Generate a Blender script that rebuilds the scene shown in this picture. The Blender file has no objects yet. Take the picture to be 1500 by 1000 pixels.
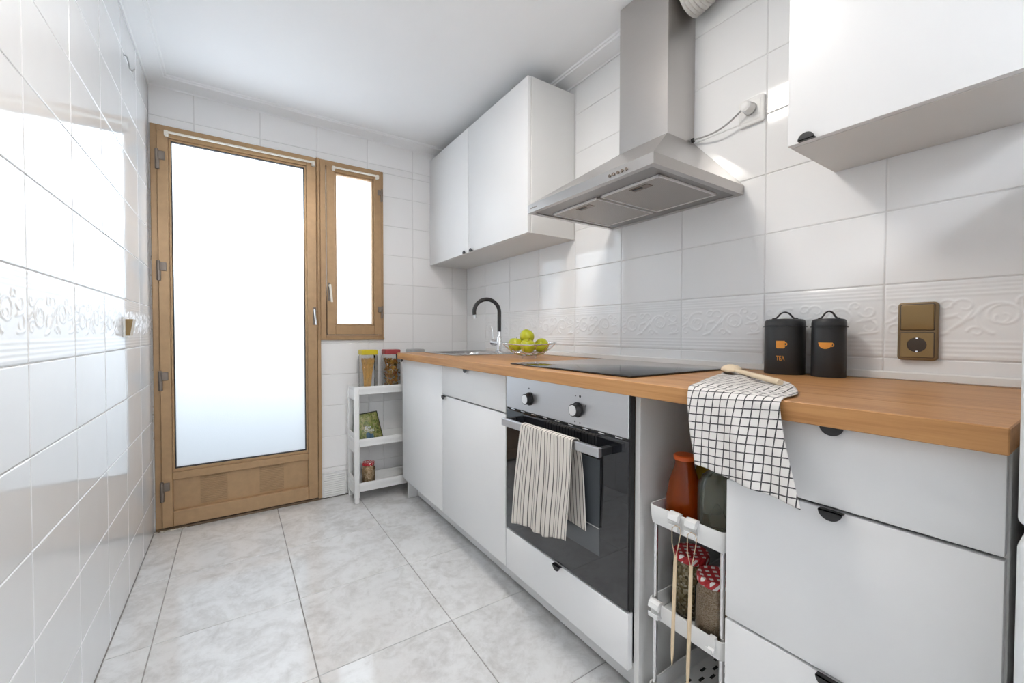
import bpy, bmesh, math, random
import numpy as np
from mathutils import Vector, Matrix
random.seed(7)
sc = bpy.context.scene
COL = sc.collection

# ------------------------------------------------------------------ camera
F_PX = 608.62
cd = bpy.data.cameras.new('camera'); cam = bpy.data.objects.new('camera', cd); COL.objects.link(cam)
cd.sensor_width = 36.0; cd.lens = F_PX * 36.0 / 1500.0; cd.clip_start = 0.02
yw, pt, rl = math.radians(33.7319), math.radians(-1.1589), math.radians(0.0845)
Fv = Vector((math.sin(yw)*math.cos(pt), math.cos(yw)*math.cos(pt), math.sin(pt)))
Rv = Vector((math.cos(yw), -math.sin(yw), 0)); Uv = Rv.cross(Fv)
R2 = Rv*math.cos(rl) + Uv*math.sin(rl); U2 = -Rv*math.sin(rl) + Uv*math.cos(rl)
M = Matrix(((R2.x, U2.x, -Fv.x, 0.6579), (R2.y, U2.y, -Fv.y, -2.7789), (R2.z, U2.z, -Fv.z, 1.0269), (0, 0, 0, 1)))
cam.matrix_world = M
sc.camera = cam

# ------------------------------------------------------------------ world, daylight, exposure
w = bpy.data.worlds.new('sky'); sc.world = w; w.use_nodes = True
bg = w.node_tree.nodes['Background']
bg.inputs[0].default_value = (0.80, 0.90, 1.0, 1); bg.inputs[1].default_value = 0.12

def area(name, loc, rot, sx, sy, power, color):
    l = bpy.data.lights.new(name, 'AREA'); l.shape = 'RECTANGLE'; l.size = sx; l.size_y = sy
    l.energy = power; l.color = color
    o = bpy.data.objects.new(name, l); COL.objects.link(o); o.location = loc; o.rotation_euler = rot
    return o
# bright open sky over the balcony, outside the frosted door
area('balcony_daylight', (0.95, 0.95, 2.12), (math.radians(-84), 0, 0), 1.9, 1.5, 41, (0.86, 0.935, 1.0))

vs = sc.view_settings
sc.display_settings.display_device = 'sRGB'
vs.view_transform = 'Standard'; vs.look = 'None'; vs.gamma = 1.0; vs.use_curve_mapping = False
vs.exposure = 1.19

# ------------------------------------------------------------------ dimensions (m): x right, y to the door wall (y=0), z up
XL, XR, YF, YB, H = 0.305, 2.107, 0.0, -4.6, 2.31
ZJ = [1.157 + 0.1945*k for k in range(-6, 7)]
WT, WTB, WX0, WY0, WY1 = 0.906, 0.870, 1.482, -0.285, -2.693
XFR = 1.515

# ------------------------------------------------------------------ materials
def nmat(name):
    m = bpy.data.materials.new(name); m.use_nodes = True
    nt = m.node_tree
    return m, nt, nt.nodes['Principled BSDF'], nt.nodes['Material Output']
def N(nt, typ, **kw):
    n = nt.nodes.new(typ)
    for k, v in kw.items():
        if k in n.inputs.keys(): n.inputs[k].default_value = v
        else: setattr(n, k, v)
    return n
def L(nt, a, b): nt.links.new(a, b)
def ramp(nt, fac, stops):
    r = nt.nodes.new('ShaderNodeValToRGB')
    el = r.color_ramp.elements
    while len(el) > 1: el.remove(el[0])
    el[0].position = stops[0][0]; el[0].color = (*stops[0][1], 1)
    for p, c in stops[1:]:
        e = el.new(p); e.color = (*c, 1)
    L(nt, fac, r.inputs[0]); return r.outputs[0]
def bump(nt, b, h, strength=.2, dist=.002):
    n = N(nt, 'ShaderNodeBump'); n.inputs['Strength'].default_value = strength; n.inputs['Distance'].default_value = dist
    L(nt, h, n.inputs['Height']); L(nt, n.outputs[0], b.inputs['Normal'])
def objco(nt, scale=(1, 1, 1)):
    t = N(nt, 'ShaderNodeTexCoord'); m = N(nt, 'ShaderNodeMapping'); m.inputs['Scale'].default_value = scale
    L(nt, t.outputs['Object'], m.inputs[0]); return m.outputs[0]
def noise(nt, co, s, d=3, r=.55, dist=0):
    n = N(nt, 'ShaderNodeTexNoise'); n.inputs['Scale'].default_value = s; n.inputs['Detail'].default_value = d
    n.inputs['Roughness'].default_value = r; n.inputs['Distortion'].default_value = dist
    if co is not None: L(nt, co, n.inputs['Vector'])
    return n.outputs['Fac']
def plain(name, col, rough=.5, metal=0., var=.03, vs_=12, spec=.5, bmp=0, bs=80, coat=0):
    m, nt, b, o = nmat(name)
    co = objco(nt)
    f = noise(nt, co, vs_)
    c = ramp(nt, f, [(.3, tuple(x*(1-var) for x in col)), (.7, tuple(min(1, x*(1+var)) for x in col))])
    L(nt, c, b.inputs['Base Color'])
    b.inputs['Roughness'].default_value = rough; b.inputs['Metallic'].default_value = metal
    b.inputs['Specular IOR Level'].default_value = spec; b.inputs['Coat Weight'].default_value = coat
    if bmp: bump(nt, b, noise(nt, co, bs), bmp)
    return m
def brushed(name, col, rough=.3, axis=1):
    m, nt, b, o = nmat(name)
    s = [900, 900, 900]; s[axis] = 6
    co = objco(nt, tuple(s)); f = noise(nt, co, 1.0, 2)
    L(nt, ramp(nt, f, [(.3, tuple(x*.985 for x in col)), (.7, tuple(x*1.01 for x in col))]), b.inputs['Base Color'])
    r = N(nt, 'ShaderNodeMapRange'); r.inputs[3].default_value = rough*.97; r.inputs[4].default_value = rough*1.03
    L(nt, f, r.inputs[0]); L(nt, r.outputs[0], b.inputs['Roughness'])
    b.inputs['Metallic'].default_value = 1
    return m
def glassy(name, col, rough=.02, diff=0.0, dcol=None, fres=1.45):
    """thin clear glass: transparent with a Fresnel gloss, optionally milky"""
    m, nt, b, o = nmat(name); nt.nodes.remove(b)
    tr = N(nt, 'ShaderNodeBsdfTransparent'); tr.inputs[0].default_value = (*col, 1)
    gl = N(nt, 'ShaderNodeBsdfGlossy'); gl.inputs['Roughness'].default_value = rough
    fr = N(nt, 'ShaderNodeFresnel'); fr.inputs[0].default_value = fres
    nn = N(nt, 'ShaderNodeTexNoise'); nn.inputs['Scale'].default_value = 25
    bp = N(nt, 'ShaderNodeBump'); bp.inputs['Strength'].default_value = .05; bp.inputs['Distance'].default_value = .002
    L(nt, nn.outputs[0], bp.inputs['Height']); L(nt, bp.outputs[0], gl.inputs['Normal'])
    base = tr.outputs[0]
    if diff:
        df = N(nt, 'ShaderNodeBsdfTranslucent'); df.inputs[0].default_value = (*(dcol or col), 1)
        d2 = N(nt, 'ShaderNodeBsdfDiffuse'); d2.inputs[0].default_value = (*(dcol or col), 1)
        ad = N(nt, 'ShaderNodeMixShader'); ad.inputs[0].default_value = .5; L(nt, df.outputs[0], ad.inputs[1]); L(nt, d2.outputs[0], ad.inputs[2])
        mx = N(nt, 'ShaderNodeMixShader'); mx.inputs[0].default_value = diff
        L(nt, base, mx.inputs[1]); L(nt, ad.outputs[0], mx.inputs[2]); base = mx.outputs[0]
    m2 = N(nt, 'ShaderNodeMixShader'); L(nt, fr.outputs[0], m2.inputs[0]); L(nt, base, m2.inputs[1]); L(nt, gl.outputs[0], m2.inputs[2])
    L(nt, m2.outputs[0], o.inputs[0])
    return m

def make_tile_mat(name, col, rough):
    m, nt, b, o = nmat(name)
    oi = N(nt, 'ShaderNodeObjectInfo')
    c = ramp(nt, oi.outputs['Random'], [(0, tuple(x*.97 for x in col)), (1, tuple(min(1, x*1.02) for x in col))])
    L(nt, c, b.inputs['Base Color']); b.inputs['Roughness'].default_value = rough
    t = N(nt, 'ShaderNodeNewGeometry')
    n = N(nt, 'ShaderNodeTexNoise'); n.inputs['Scale'].default_value = 9; n.inputs['Detail'].default_value = 1
    L(nt, t.outputs['Position'], n.inputs['Vector'])
    bump(nt, b, n.outputs['Fac'], .10, .004)
    return m
MT = {}
MT['tile'] = make_tile_mat('glazed_white_tile', (.87, .875, .88), .07)
MT['tile_far'] = make_tile_mat('painted_tile', (.87, .86, .855), .38)
MT['grout'] = plain('grout', (.76, .76, .76), .8)
MT['floor_grout'] = plain('floor_grout', (.33, .31, .29), .8)
MT['grout_far'] = plain('painted_grout', (.72, .71, .70), .7)
MT['paint'] = plain('ceiling_paint', (.90, .90, .905), .75, var=.008, vs_=3, bmp=.05, bs=60)
MT['white'] = plain('white_laminate', (.83, .83, .83), .38, var=.01, vs_=4)
MT['carcass'] = plain('cabinet_carcass', (.74, .735, .72), .45, var=.01, vs_=4)
MT['plastic'] = plain('white_plastic', (.82, .82, .81), .35, var=.01)
MT['cream'] = plain('cream_plastic', (.80, .75, .66), .35)
MT['grey_plastic'] = plain('grey_plastic', (.42, .43, .43), .4)
MT['alu'] = plain('bronze_anodised_aluminium', (.43, .275, .145), .33, metal=.35, var=.06, vs_=30)
MT['alu_rough'] = plain('bronze_louvre', (.36, .23, .12), .6, metal=.1, var=.05)
MT['alu_dark'] = plain('dark_bronze', (.17, .115, .07), .4, metal=.4, var=.1)
MT['hinge'] = plain('brown_hinge_metal', (.22, .18, .15), .35, metal=.7)
MT['chrome'] = plain('chrome', (.75, .75, .76), .12, metal=1., var=.02)
MT['trimmetal'] = plain('bright_filter_trim', (.80, .79, .78), .4, metal=.3)
MT['knobface'] = plain('knob_face_metal', (.90, .90, .90), .3, metal=.6)
MT['steel'] = brushed('brushed_steel', (.70, .70, .715), .34, 1)
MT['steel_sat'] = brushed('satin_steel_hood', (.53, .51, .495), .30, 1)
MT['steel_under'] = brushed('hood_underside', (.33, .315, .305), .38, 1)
MT['sinksteel'] = brushed('sink_steel', (.55, .54, .53), .25, 1)
MT['black'] = plain('black_matte', (.018, .018, .019), .45)
MT['blackmetal'] = plain('black_powder_coat', (.021, .022, .024), .42, bmp=.05, bs=400)
MT['blackhandle'] = plain('black_handle', (.024, .024, .026), .42)
MT['ovenglass'] = plain('oven_black_glass', (.012, .013, .016), .04, spec=.6, coat=.4)
MT['ovenwin'] = plain('oven_window_glass', (.075, .085, .095), .05, spec=.6, coat=.4)  # grey-blue base colour paints in the window's pale reflection
MT['hob'] = plain('black_ceramic_glass', (.008, .008, .009), .045, spec=.75)
MT['brown_sw'] = plain('bronze_switch', (.27, .18, .075), .35, metal=.35)
MT['brown_fr'] = plain('bronze_switch_frame', (.23, .16, .085), .4, metal=.3)
MT['brown_dk'] = plain('socket_well', (.055, .04, .03), .45)
MT['yellow_lid'] = plain('yellow_lid', (.60, .47, .01), .4)
MT['red_lid'] = plain('red_lid', (.36, .045, .05), .4)
MT['grey_lid'] = plain('grey_lid', (.40, .40, .40), .4)
MT['orange_cap'] = plain('orange_cap', (.62, .10, .012), .4)
MT['yellow_cap'] = plain('yellow_cap', (.62, .47, .015), .4)
MT['glass'] = glassy('clear_glass', (.97, .98, .975))
MT['glass_orange'] = glassy('orange_glass', (.80, .22, .03), .03, .45, (.80, .15, .012))
MT['glass_yellow'] = glassy('yellow_glass', (.86, .70, .08), .03, .45, (.66, .50, .02))
MT['glass_green'] = glassy('smoky_green_glass', (.80, .84, .77), .05, .36, (.40, .43, .36))
MT['glass_green_dark'] = plain('dark_green_glass_ridge', (.10, .115, .09), .2)
MT['spaghetti'] = plain('spaghetti', (.72, .42, .12), .5, var=.18, vs_=60)
MT['copper'] = plain('orange_print', (.80, .33, .045), .4)
MT['birch'] = plain('pale_wood', (.74, .58, .39), .5, var=.06, vs_=40)
MT['birch_spoon'] = plain('spoon_wood', (.78, .64, .46), .55, var=.05, vs_=30)
MT['string'] = plain('jute_string', (.55, .42, .29), .8)
MT['apple_stem'] = plain('apple_stem', (.10, .06, .02), .7)
MT['lamp_frame'] = plain('lamp_frame', (.8, .8, .8), .4)
MT['fridge'] = plain('fridge_enamel', (.70, .72, .73), .3, var=.01)
MT['duct'] = plain('duct_plastic', (.70, .68, .64), .5, var=.02)
MT['tape'] = plain('masking_tape', (.68, .63, .54), .6)
MT['dark_gap'] = plain('gasket_and_gap_shade', (.02, .02, .02), .6)  # gasket black, also standing in for shade in gaps and slots
MT['debris'] = plain('crumbled_mortar', (.62, .57, .50), .9, var=.5, vs_=120)

def mk_pane():
    m, nt, b, o = nmat('frosted_glass'); nt.nodes.remove(b)
    co = objco(nt)
    n1 = noise(nt, co, 260, 3); n2 = noise(nt, co, 40, 2)
    tl = N(nt, 'ShaderNodeBsdfTranslucent'); tl.inputs[0].default_value = (.93, .95, .97, 1)
    gl = N(nt, 'ShaderNodeBsdfGlossy'); gl.inputs['Roughness'].default_value = .35
    bp = N(nt, 'ShaderNodeBump'); bp.inputs['Strength'].default_value = .5; bp.inputs['Distance'].default_value = .001
    L(nt, n1, bp.inputs['Height']); L(nt, bp.outputs[0], gl.inputs['Normal']); L(nt, bp.outputs[0], tl.inputs['Normal'])
    mx = N(nt, 'ShaderNodeMixShader'); mx.inputs[0].default_value = .06
    L(nt, tl.outputs[0], mx.inputs[1]); L(nt, gl.outputs[0], mx.inputs[2]); L(nt, mx.outputs[0], o.inputs[0])
    return m
MT['frost'] = mk_pane()

def mk_floor():
    m, nt, b, o = nmat('marbled_floor_tile')
    g = N(nt, 'ShaderNodeNewGeometry'); oi = N(nt, 'ShaderNodeObjectInfo')
    ad = N(nt, 'ShaderNodeVectorMath'); ad.operation = 'MULTIPLY_ADD'
    cmb = N(nt, 'ShaderNodeCombineXYZ'); L(nt, oi.outputs['Random'], cmb.inputs[0]); L(nt, oi.outputs['Random'], cmb.inputs[1])
    L(nt, cmb.outputs[0], ad.inputs[0]); ad.inputs[1].default_value = (37, 53, 0); L(nt, g.outputs['Position'], ad.inputs[2])
    a = noise(nt, ad.outputs[0], 7.5, 9, .68, .9); c = noise(nt, ad.outputs[0], 26, 6, .7, .4)
    mx = N(nt, 'ShaderNodeMix'); mx.data_type = 'FLOAT'; mx.inputs[0].default_value = .38
    L(nt, a, mx.inputs[2]); L(nt, c, mx.inputs[3])
    col = ramp(nt, mx.outputs[0], [(.30, (.50, .485, .475)), (.44, (.64, .63, .62)), (.54, (.74, .735, .73)), (.72, (.80, .80, .80))])
    L(nt, col, b.inputs['Base Color'])
    r = N(nt, 'ShaderNodeMapRange'); r.inputs[1].default_value = .35; r.inputs[2].default_value = .65; r.inputs[3].default_value = .15; r.inputs[4].default_value = .075
    L(nt, mx.outputs[0], r.inputs[0]); L(nt, r.outputs[0], b.inputs['Roughness'])
    b.inputs['Specular IOR Level'].default_value = .85
    bump(nt, b, mx.outputs[0], .03, .002)
    return m
MT['floor'] = mk_floor()

def mk_wood():
    m, nt, b, o = nmat('oak_worktop')
    t = N(nt, 'ShaderNodeTexCoord')
    def mp(s):
        k = N(nt, 'ShaderNodeMapping'); k.inputs['Scale'].default_value = s; L(nt, t.outputs['Object'], k.inputs[0]); return k.outputs[0]
    big = noise(nt, mp((9, 1.1, 14)), 1.0, 5, .6, 1.2)
    fine = noise(nt, mp((130, 4.5, 130)), 1.0, 4, .65, .3)
    med = noise(nt, mp((34, 2.2, 60)), 1.0, 4, .6, .8)
    mx = N(nt, 'ShaderNodeMix'); mx.data_type = 'FLOAT'; mx.inputs[0].default_value = .5; L(nt, big, mx.inputs[2]); L(nt, med, mx.inputs[3])
    m2 = N(nt, 'ShaderNodeMix'); m2.data_type = 'FLOAT'; m2.inputs[0].default_value = .35; L(nt, mx.outputs[0], m2.inputs[2]); L(nt, fine, m2.inputs[3])
    col = ramp(nt, m2.outputs[0], [(.30, (.28, .120, .040)), (.44, (.44, .210, .076)), (.54, (.52, .265, .102)), (.70, (.60, .33, .140))])
    L(nt, col, b.inputs['Base Color']); b.inputs['Roughness'].default_value = .42; b.inputs['Specular IOR Level'].default_value = .35
    bump(nt, b, fine, .06, .001)
    return m
MT['wood'] = mk_wood()

def uvsep(nt):
    u = N(nt, 'ShaderNodeUVMap'); s = N(nt, 'ShaderNodeSeparateXYZ'); L(nt, u.outputs[0], s.inputs[0]); return s
def mth(nt, op, a, b=None):
    n = N(nt, 'ShaderNodeMath'); n.operation = op
    for i, v in enumerate((a, b)):
        if v is None: continue
        if isinstance(v, (int, float)): n.inputs[i].default_value = v
        else: L(nt, v, n.inputs[i])
    return n.outputs[0]
def line(nt, v, period, width):
    return mth(nt, 'LESS_THAN', mth(nt, 'FRACT', mth(nt, 'DIVIDE', v, period)), width/period)
def cloth(name, lines, base, ink):
    m, nt, b, o = nmat(name)
    s = uvsep(nt); f = None
    for ax, per, wd in lines:
        l = line(nt, s.outputs[ax], per, wd); f = l if f is None else mth(nt, 'MAXIMUM', f, l)
    wv = noise(nt, objco(nt), 900, 2)
    f2 = mth(nt, 'MULTIPLY', f, mth(nt, 'ADD', wv, .42))
    mx = N(nt, 'ShaderNodeMix'); mx.data_type = 'RGBA'; mx.inputs[6].default_value = (*base, 1); mx.inputs[7].default_value = (*ink, 1)
    mx.clamp_factor = True; L(nt, f2, mx.inputs[0]); L(nt, mx.outputs[2], b.inputs['Base Color'])
    b.inputs['Roughness'].default_value = .9; b.inputs['Specular IOR Level'].default_value = .15
    bump(nt, b, wv, .25, .001)
    return m
MT['check'] = cloth('checked_cotton', [(0, .0165, .0024), (1, .0165, .0024)], (.76, .73, .70), (.02, .02, .025))
MT['stripe'] = cloth('striped_cotton', [(0, .0152, .0030)], (.70, .655, .60), (.05, .045, .045))
def mk_gingham():
    m, nt, b, o = nmat('red_gingham')
    s = uvsep(nt)
    a = line(nt, s.outputs[0], .017, .0085); c = line(nt, s.outputs[1], .017, .0085)
    f = mth(nt, 'MULTIPLY', mth(nt, 'ADD', a, c), .5)
    L(nt, ramp(nt, f, [(0, (.78, .74, .72)), (.45, (.50, .03, .035)), (1, (.38, .012, .018))]), b.inputs['Base Color'])
    b.inputs['Roughness'].default_value = .3
    return m
MT['gingham'] = mk_gingham()
def grains(name, stops, scale, rough=.7):
    m, nt, b, o = nmat(name)
    v = N(nt, 'ShaderNodeTexVoronoi'); v.inputs['Scale'].default_value = scale
    L(nt, objco(nt), v.inputs['Vector'])
    sp = N(nt, 'ShaderNodeSeparateColor'); L(nt, v.outputs['Color'], sp.inputs[0])
    L(nt, ramp(nt, sp.outputs[0], stops), b.inputs['Base Color']); b.inputs['Roughness'].default_value = rough
    bump(nt, b, v.outputs['Distance'], .8, .004)
    return m
MT['chickpea'] = grains('chickpeas', [(0, (.42, .26, .12)), (.5, (.60, .42, .24)), (1, (.70, .54, .36))], 120)
MT['herb'] = grains('dried_seed_mix', [(0, (.10, .07, .02)), (.45, (.27, .19, .075)), (.75, (.38, .30, .16)), (1, (.55, .48, .34))], 170)
MT['couscous'] = grains('pale_grain', [(0, (.44, .30, .18)), (.5, (.60, .45, .30)), (1, (.70, .57, .42))], 420)
MT['fusilli'] = grains('tricolour_pasta', [(0, (.10, .10, .03)), (.3, (.50, .22, .03)), (.6, (.62, .36, .08)), (.8, (.42, .07, .03)), (1, (.60, .45, .2))], 55)
def mk_apple():
    m, nt, b, o = nmat('green_apple_skin')
    co = objco(nt); f = noise(nt, co, 14, 3); v = noise(nt, co, 420, 1)
    c = ramp(nt, f, [(.3, (.36, .40, .012)), (.55, (.50, .50, .02)), (.75, (.58, .50, .035))])
    L(nt, c, b.inputs['Base Color']); b.inputs['Roughness'].default_value = .3
    return m
MT['apple'] = mk_apple()
def mk_bag():
    m, nt, b, o = nmat('chip_bag_print')
    s = uvsep(nt); u = N(nt, 'ShaderNodeUVMap')
    f = noise(nt, u.outputs[0], 6.5, 4, .6, 1.4); g = noise(nt, u.outputs[0], 3.1, 2, .5, .4)
    c1 = ramp(nt, f, [(.30, (.012, .016, .005)), (.41, (.05, .07, .012)), (.50, (.22, .26, .045)), (.58, (.46, .37, .20)), (.70, (.10, .14, .02))])
    c2 = ramp(nt, g, [(.3, (.35, .26, .14)), (.5, (.15, .2, .03)), (.7, (.03, .06, .015))])
    mx = N(nt, 'ShaderNodeMix'); mx.data_type = 'RGBA'; mx.inputs[0].default_value = .4; L(nt, c1, mx.inputs[6]); L(nt, c2, mx.inputs[7])
    L(nt, mx.outputs[2], b.inputs['Base Color']); b.inputs['Roughness'].default_value = .35
    return m
MT['bag'] = mk_bag()
MT['bag_black'] = plain('bag_black_edge', (.015, .015, .012), .4)
MT['bag_text'] = plain('bag_lettering', (.75, .78, .78), .5)
MT['bag_blue'] = plain('bag_blue_patch', (.06, .13, .20), .5, var=.4, vs_=60)
def mk_emit(name, col, s):
    m, nt, b, o = nmat(name)
    b.inputs['Base Color'].default_value = (.8, .8, .8, 1)
    b.inputs['Emission Color'].default_value = (*col, 1); b.inputs['Emission Strength'].default_value = s
    return m
MT['lamp'] = mk_emit('warm_lamp_diffuser', (1.0, .94, .87), 18)
MT['fill_light'] = mk_emit('added_fill_diffuser', (.91, .95, 1.0), 9.6)  # glow of the added fill light, not a known lamp
def mk_filter():
    m, nt, b, o = nmat('filter_mesh')
    co = objco(nt, (420, 420, 420))
    ck = N(nt, 'ShaderNodeTexChecker'); ck.inputs['Scale'].default_value = 1; L(nt, co, ck.inputs['Vector'])
    L(nt, ramp(nt, ck.outputs['Fac'], [(0, (.40, .385, .37)), (1, (.52, .50, .48))]), b.inputs['Base Color'])
    b.inputs['Metallic'].default_value = .85; b.inputs['Roughness'].default_value = .5
    return m
MT['filter'] = mk_filter()

# ------------------------------------------------------------------ mesh builder
OFF = {}
class MB:
    def __init__(s): s.bm = bmesh.new(); s.uv = None
    def box(s, x0, x1, y0, y1, z0, z1, bev=0, seg=1):
        x0, x1 = min(x0, x1), max(x0, x1); y0, y1 = min(y0, y1), max(y0, y1); z0, z1 = min(z0, z1), max(z0, z1)
        r = bmesh.ops.create_cube(s.bm, size=1)
        for v in r['verts']:
            v.co = Vector(((x0+x1)/2 + v.co.x*(x1-x0), (y0+y1)/2 + v.co.y*(y1-y0), (z0+z1)/2 + v.co.z*(z1-z0)))
        if bev:
            ed = list({e for v in r['verts'] for e in v.link_edges})
            bmesh.ops.bevel(s.bm, geom=ed, offset=bev, segments=seg, affect='EDGES', profile=.5)
        return s
    def cyl(s, p0, p1, r0, r1=None, seg=20, cap=True):
        return s.tube([p0, p1], r0, seg, r1=r1, cap=cap)
    def tube(s, pts, r, seg=10, closed=False, r1=None, cap=True, radii=None, sq=None):
        pts = [Vector(p) for p in pts]; n = len(pts)
        rings = []; up = None
        for i, p in enumerate(pts):
            if closed: t = (pts[(i+1) % n]-pts[i-1])
            else: t = pts[min(i+1, n-1)]-pts[max(i-1, 0)]
            t.normalize()
            if up is None:
                up = Vector((0, 0, 1)) if abs(t.z) < .9 else Vector((1, 0, 0))
            a = t.cross(up).normalized(); b = a.cross(t).normalized(); up = b
            rr = radii[i] if radii else (r if r1 is None else r + (r1-r)*i/(n-1))
            ring = []
            for k in range(seg):
                th = 2*math.pi*k/seg
                ca, sa = math.cos(th)*rr, math.sin(th)*rr
                if sq: ca *= sq[0]; sa *= sq[1]
                ring.append(s.bm.verts.new(p + a*ca + b*sa))
            rings.append(ring)
        for i in range(n if closed else n-1):
            A, B = rings[i], rings[(i+1) % n]
            for k in range(seg):
                s.bm.faces.new((A[k], A[(k+1) % seg], B[(k+1) % seg], B[k]))
        if cap and not closed:
            s.bm.faces.new(rings[0][::-1]); s.bm.faces.new(rings[-1])
        return s
    def lathe(s, prof, c=(0, 0, 0), seg=32, sx=1, sy=1):
        rings = []
        for r, z in prof:
            if r <= 1e-6: rings.append([s.bm.verts.new((c[0], c[1], c[2]+z))])
            else: rings.append([s.bm.verts.new((c[0]+sx*r*math.cos(2*math.pi*k/seg), c[1]+sy*r*math.sin(2*math.pi*k/seg), c[2]+z)) for k in range(seg)])
        for A, B in zip(rings, rings[1:]):
            for k in range(seg):
                k2 = (k+1) % seg
                if len(A) == 1 and len(B) == 1: continue
                if len(A) == 1: s.bm.faces.new((A[0], B[k2], B[k]))
                elif len(B) == 1: s.bm.faces.new((A[k], A[k2], B[0]))
                else: s.bm.faces.new((A[k], A[k2], B[k2], B[k]))
        return s
    def rlathe(s, prof, c, hx, hy, rad, seg=6):
        """square-section 'lathe': prof of (inset, z) over a rounded rectangle"""
        rings = []
        for ins, z in prof:
            ring = []
            for qx, qy, a0 in ((1, 1, 0), (-1, 1, 90), (-1, -1, 180), (1, -1, 270)):
                for k in range(seg+1):
                    a = math.radians(a0 + 90*k/seg); rr = max(rad-ins, .0005)
                    ring.append(s.bm.verts.new((c[0]+qx*(hx-rad)+rr*math.cos(a) - (qx*max(ins-rad, 0)), c[1]+qy*(hy-rad)+rr*math.sin(a) - (qy*max(ins-rad, 0)), c[2]+z)))
            rings.append(ring)
        n = len(rings[0])
        for A, B in zip(rings, rings[1:]):
            for k in range(n): s.bm.faces.new((A[k], A[(k+1) % n], B[(k+1) % n], B[k]))
        s.bm.faces.new(rings[0][::-1]); s.bm.faces.new(rings[-1])
        return s
    def poly(s, verts, faces):
        vs_ = [s.bm.verts.new(v) for v in verts]
        for f in faces: s.bm.faces.new([vs_[i] for i in f])
        return s
    def prism(s, pts, vec):
        """closed polygon (3-D points) extruded along vec"""
        vec = Vector(vec); a = [s.bm.verts.new(p) for p in pts]; b = [s.bm.verts.new(Vector(p)+vec) for p in pts]
        n = len(pts)
        s.bm.faces.new(a[::-1]); s.bm.faces.new(b)
        for i in range(n): s.bm.faces.new((a[i], a[(i+1) % n], b[(i+1) % n], b[i]))
        return s
    def ico(s, c, r, sub=1, sc_=(1, 1, 1)):
        q = bmesh.ops.create_icosphere(s.bm, subdivisions=sub, radius=r)
        for v in q['verts']: v.co = Vector((v.co.x*sc_[0]+c[0], v.co.y*sc_[1]+c[1], v.co.z*sc_[2]+c[2]))
        return s
    def grid(s, P, UV=None):
        """P[i][j] points"""
        ni, nj = len(P), len(P[0])
        V = [[s.bm.verts.new(P[i][j]) for j in range(nj)] for i in range(ni)]
        lay = s.bm.loops.layers.uv.verify() if UV is not None else None
        for i in range(ni-1):
            for j in range(nj-1):
                f = s.bm.faces.new((V[i][j], V[i+1][j], V[i+1][j+1], V[i][j+1]))
                if lay:
                    for lp, (a, b) in zip(f.loops, ((i, j), (i+1, j), (i+1, j+1), (i, j+1))): lp[lay].uv = UV[a][b]
        return s
    def planar_uv(s, fn):
        lay = s.bm.loops.layers.uv.verify()
        for f in s.bm.faces:
            for lp in f.loops: lp[lay].uv = fn(lp.vert.co)
        return s
    def build(s, name, mat, parent=None, loc=None, smooth=35, off=None):
        bmesh.ops.recalc_face_normals(s.bm, faces=s.bm.faces)
        me = bpy.data.meshes.new(name)
        o_ = Vector((0, 0, 0))
        if off is not None: o_ = Vector(off)
        elif parent is not None and parent.name in OFF: o_ = OFF[parent.name]
        if o_.length: bmesh.ops.translate(s.bm, verts=s.bm.verts, vec=-o_)
        s.bm.to_mesh(me); s.bm.free()
        me.materials.append(MT[mat])
        if smooth:
            me.polygons.foreach_set('use_smooth', [True]*len(me.polygons))
            me.set_sharp_from_angle(angle=math.radians(smooth))
        o = bpy.data.objects.new(name, me); COL.objects.link(o)
        if parent is not None:
            o.parent = parent; OFF[o.name] = o_
        else: OFF[o.name] = o_
        if loc is not None: o.location = loc
        elif off is not None and parent is None: o.location = o_
        return o
def tag(o, label=None, cat=None, group=None, kind=None):
    if label: o['label'] = label
    if cat: o['category'] = cat
    if group: o['group'] = group
    if kind: o['kind'] = kind
    return o
def thing(name, label, cat, loc, group=None, kind=None):
    o = bpy.data.objects.new(name, None); COL.objects.link(o); o.location = loc; o.empty_display_size = .05
    OFF[o.name] = Vector(loc)
    return tag(o, label, cat, group, kind)
def inst(src, name, parent, loc, rot=(0, 0, 0)):
    o = bpy.data.objects.new(name, src if isinstance(src, bpy.types.Mesh) else src.data); COL.objects.link(o)
    o.parent = parent
    o.location = Vector(loc) - (OFF.get(parent.name, Vector((0, 0, 0))) if parent else Vector((0, 0, 0)))
    o.rotation_euler = rot
    OFF[o.name] = OFF.get(parent.name, Vector((0, 0, 0))) if parent else Vector((0, 0, 0))
    return o
def copy_tree(o, parent=None, loc=None, rz=None):
    c = o.copy(); COL.objects.link(c); c.parent = parent
    if loc is not None: c.location = loc
    if rz is not None: c.rotation_euler.z = rz
    for ch in list(o.children): copy_tree(ch, c)
    return c
def text_mesh(body, size, sx=1.0, depth=0.0003):
    cu = bpy.data.curves.new('lettering', 'FONT'); cu.body = body; cu.size = size; cu.extrude = depth
    cu.align_x = 'CENTER'; cu.align_y = 'CENTER'; cu.resolution_u = 3
    ob = bpy.data.objects.new('tmp', cu); COL.objects.link(ob)
    bpy.context.view_layer.update()
    me = bpy.data.meshes.new_from_object(ob.evaluated_get(bpy.context.evaluated_depsgraph_get()))
    bpy.data.objects.remove(ob); bpy.data.curves.remove(cu)
    co = [(v.co.x*sx, v.co.y, v.co.z) for v in me.vertices]; fs = [tuple(p.vertices) for p in me.polygons]
    bpy.data.meshes.remove(me)
    return co, fs

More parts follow.
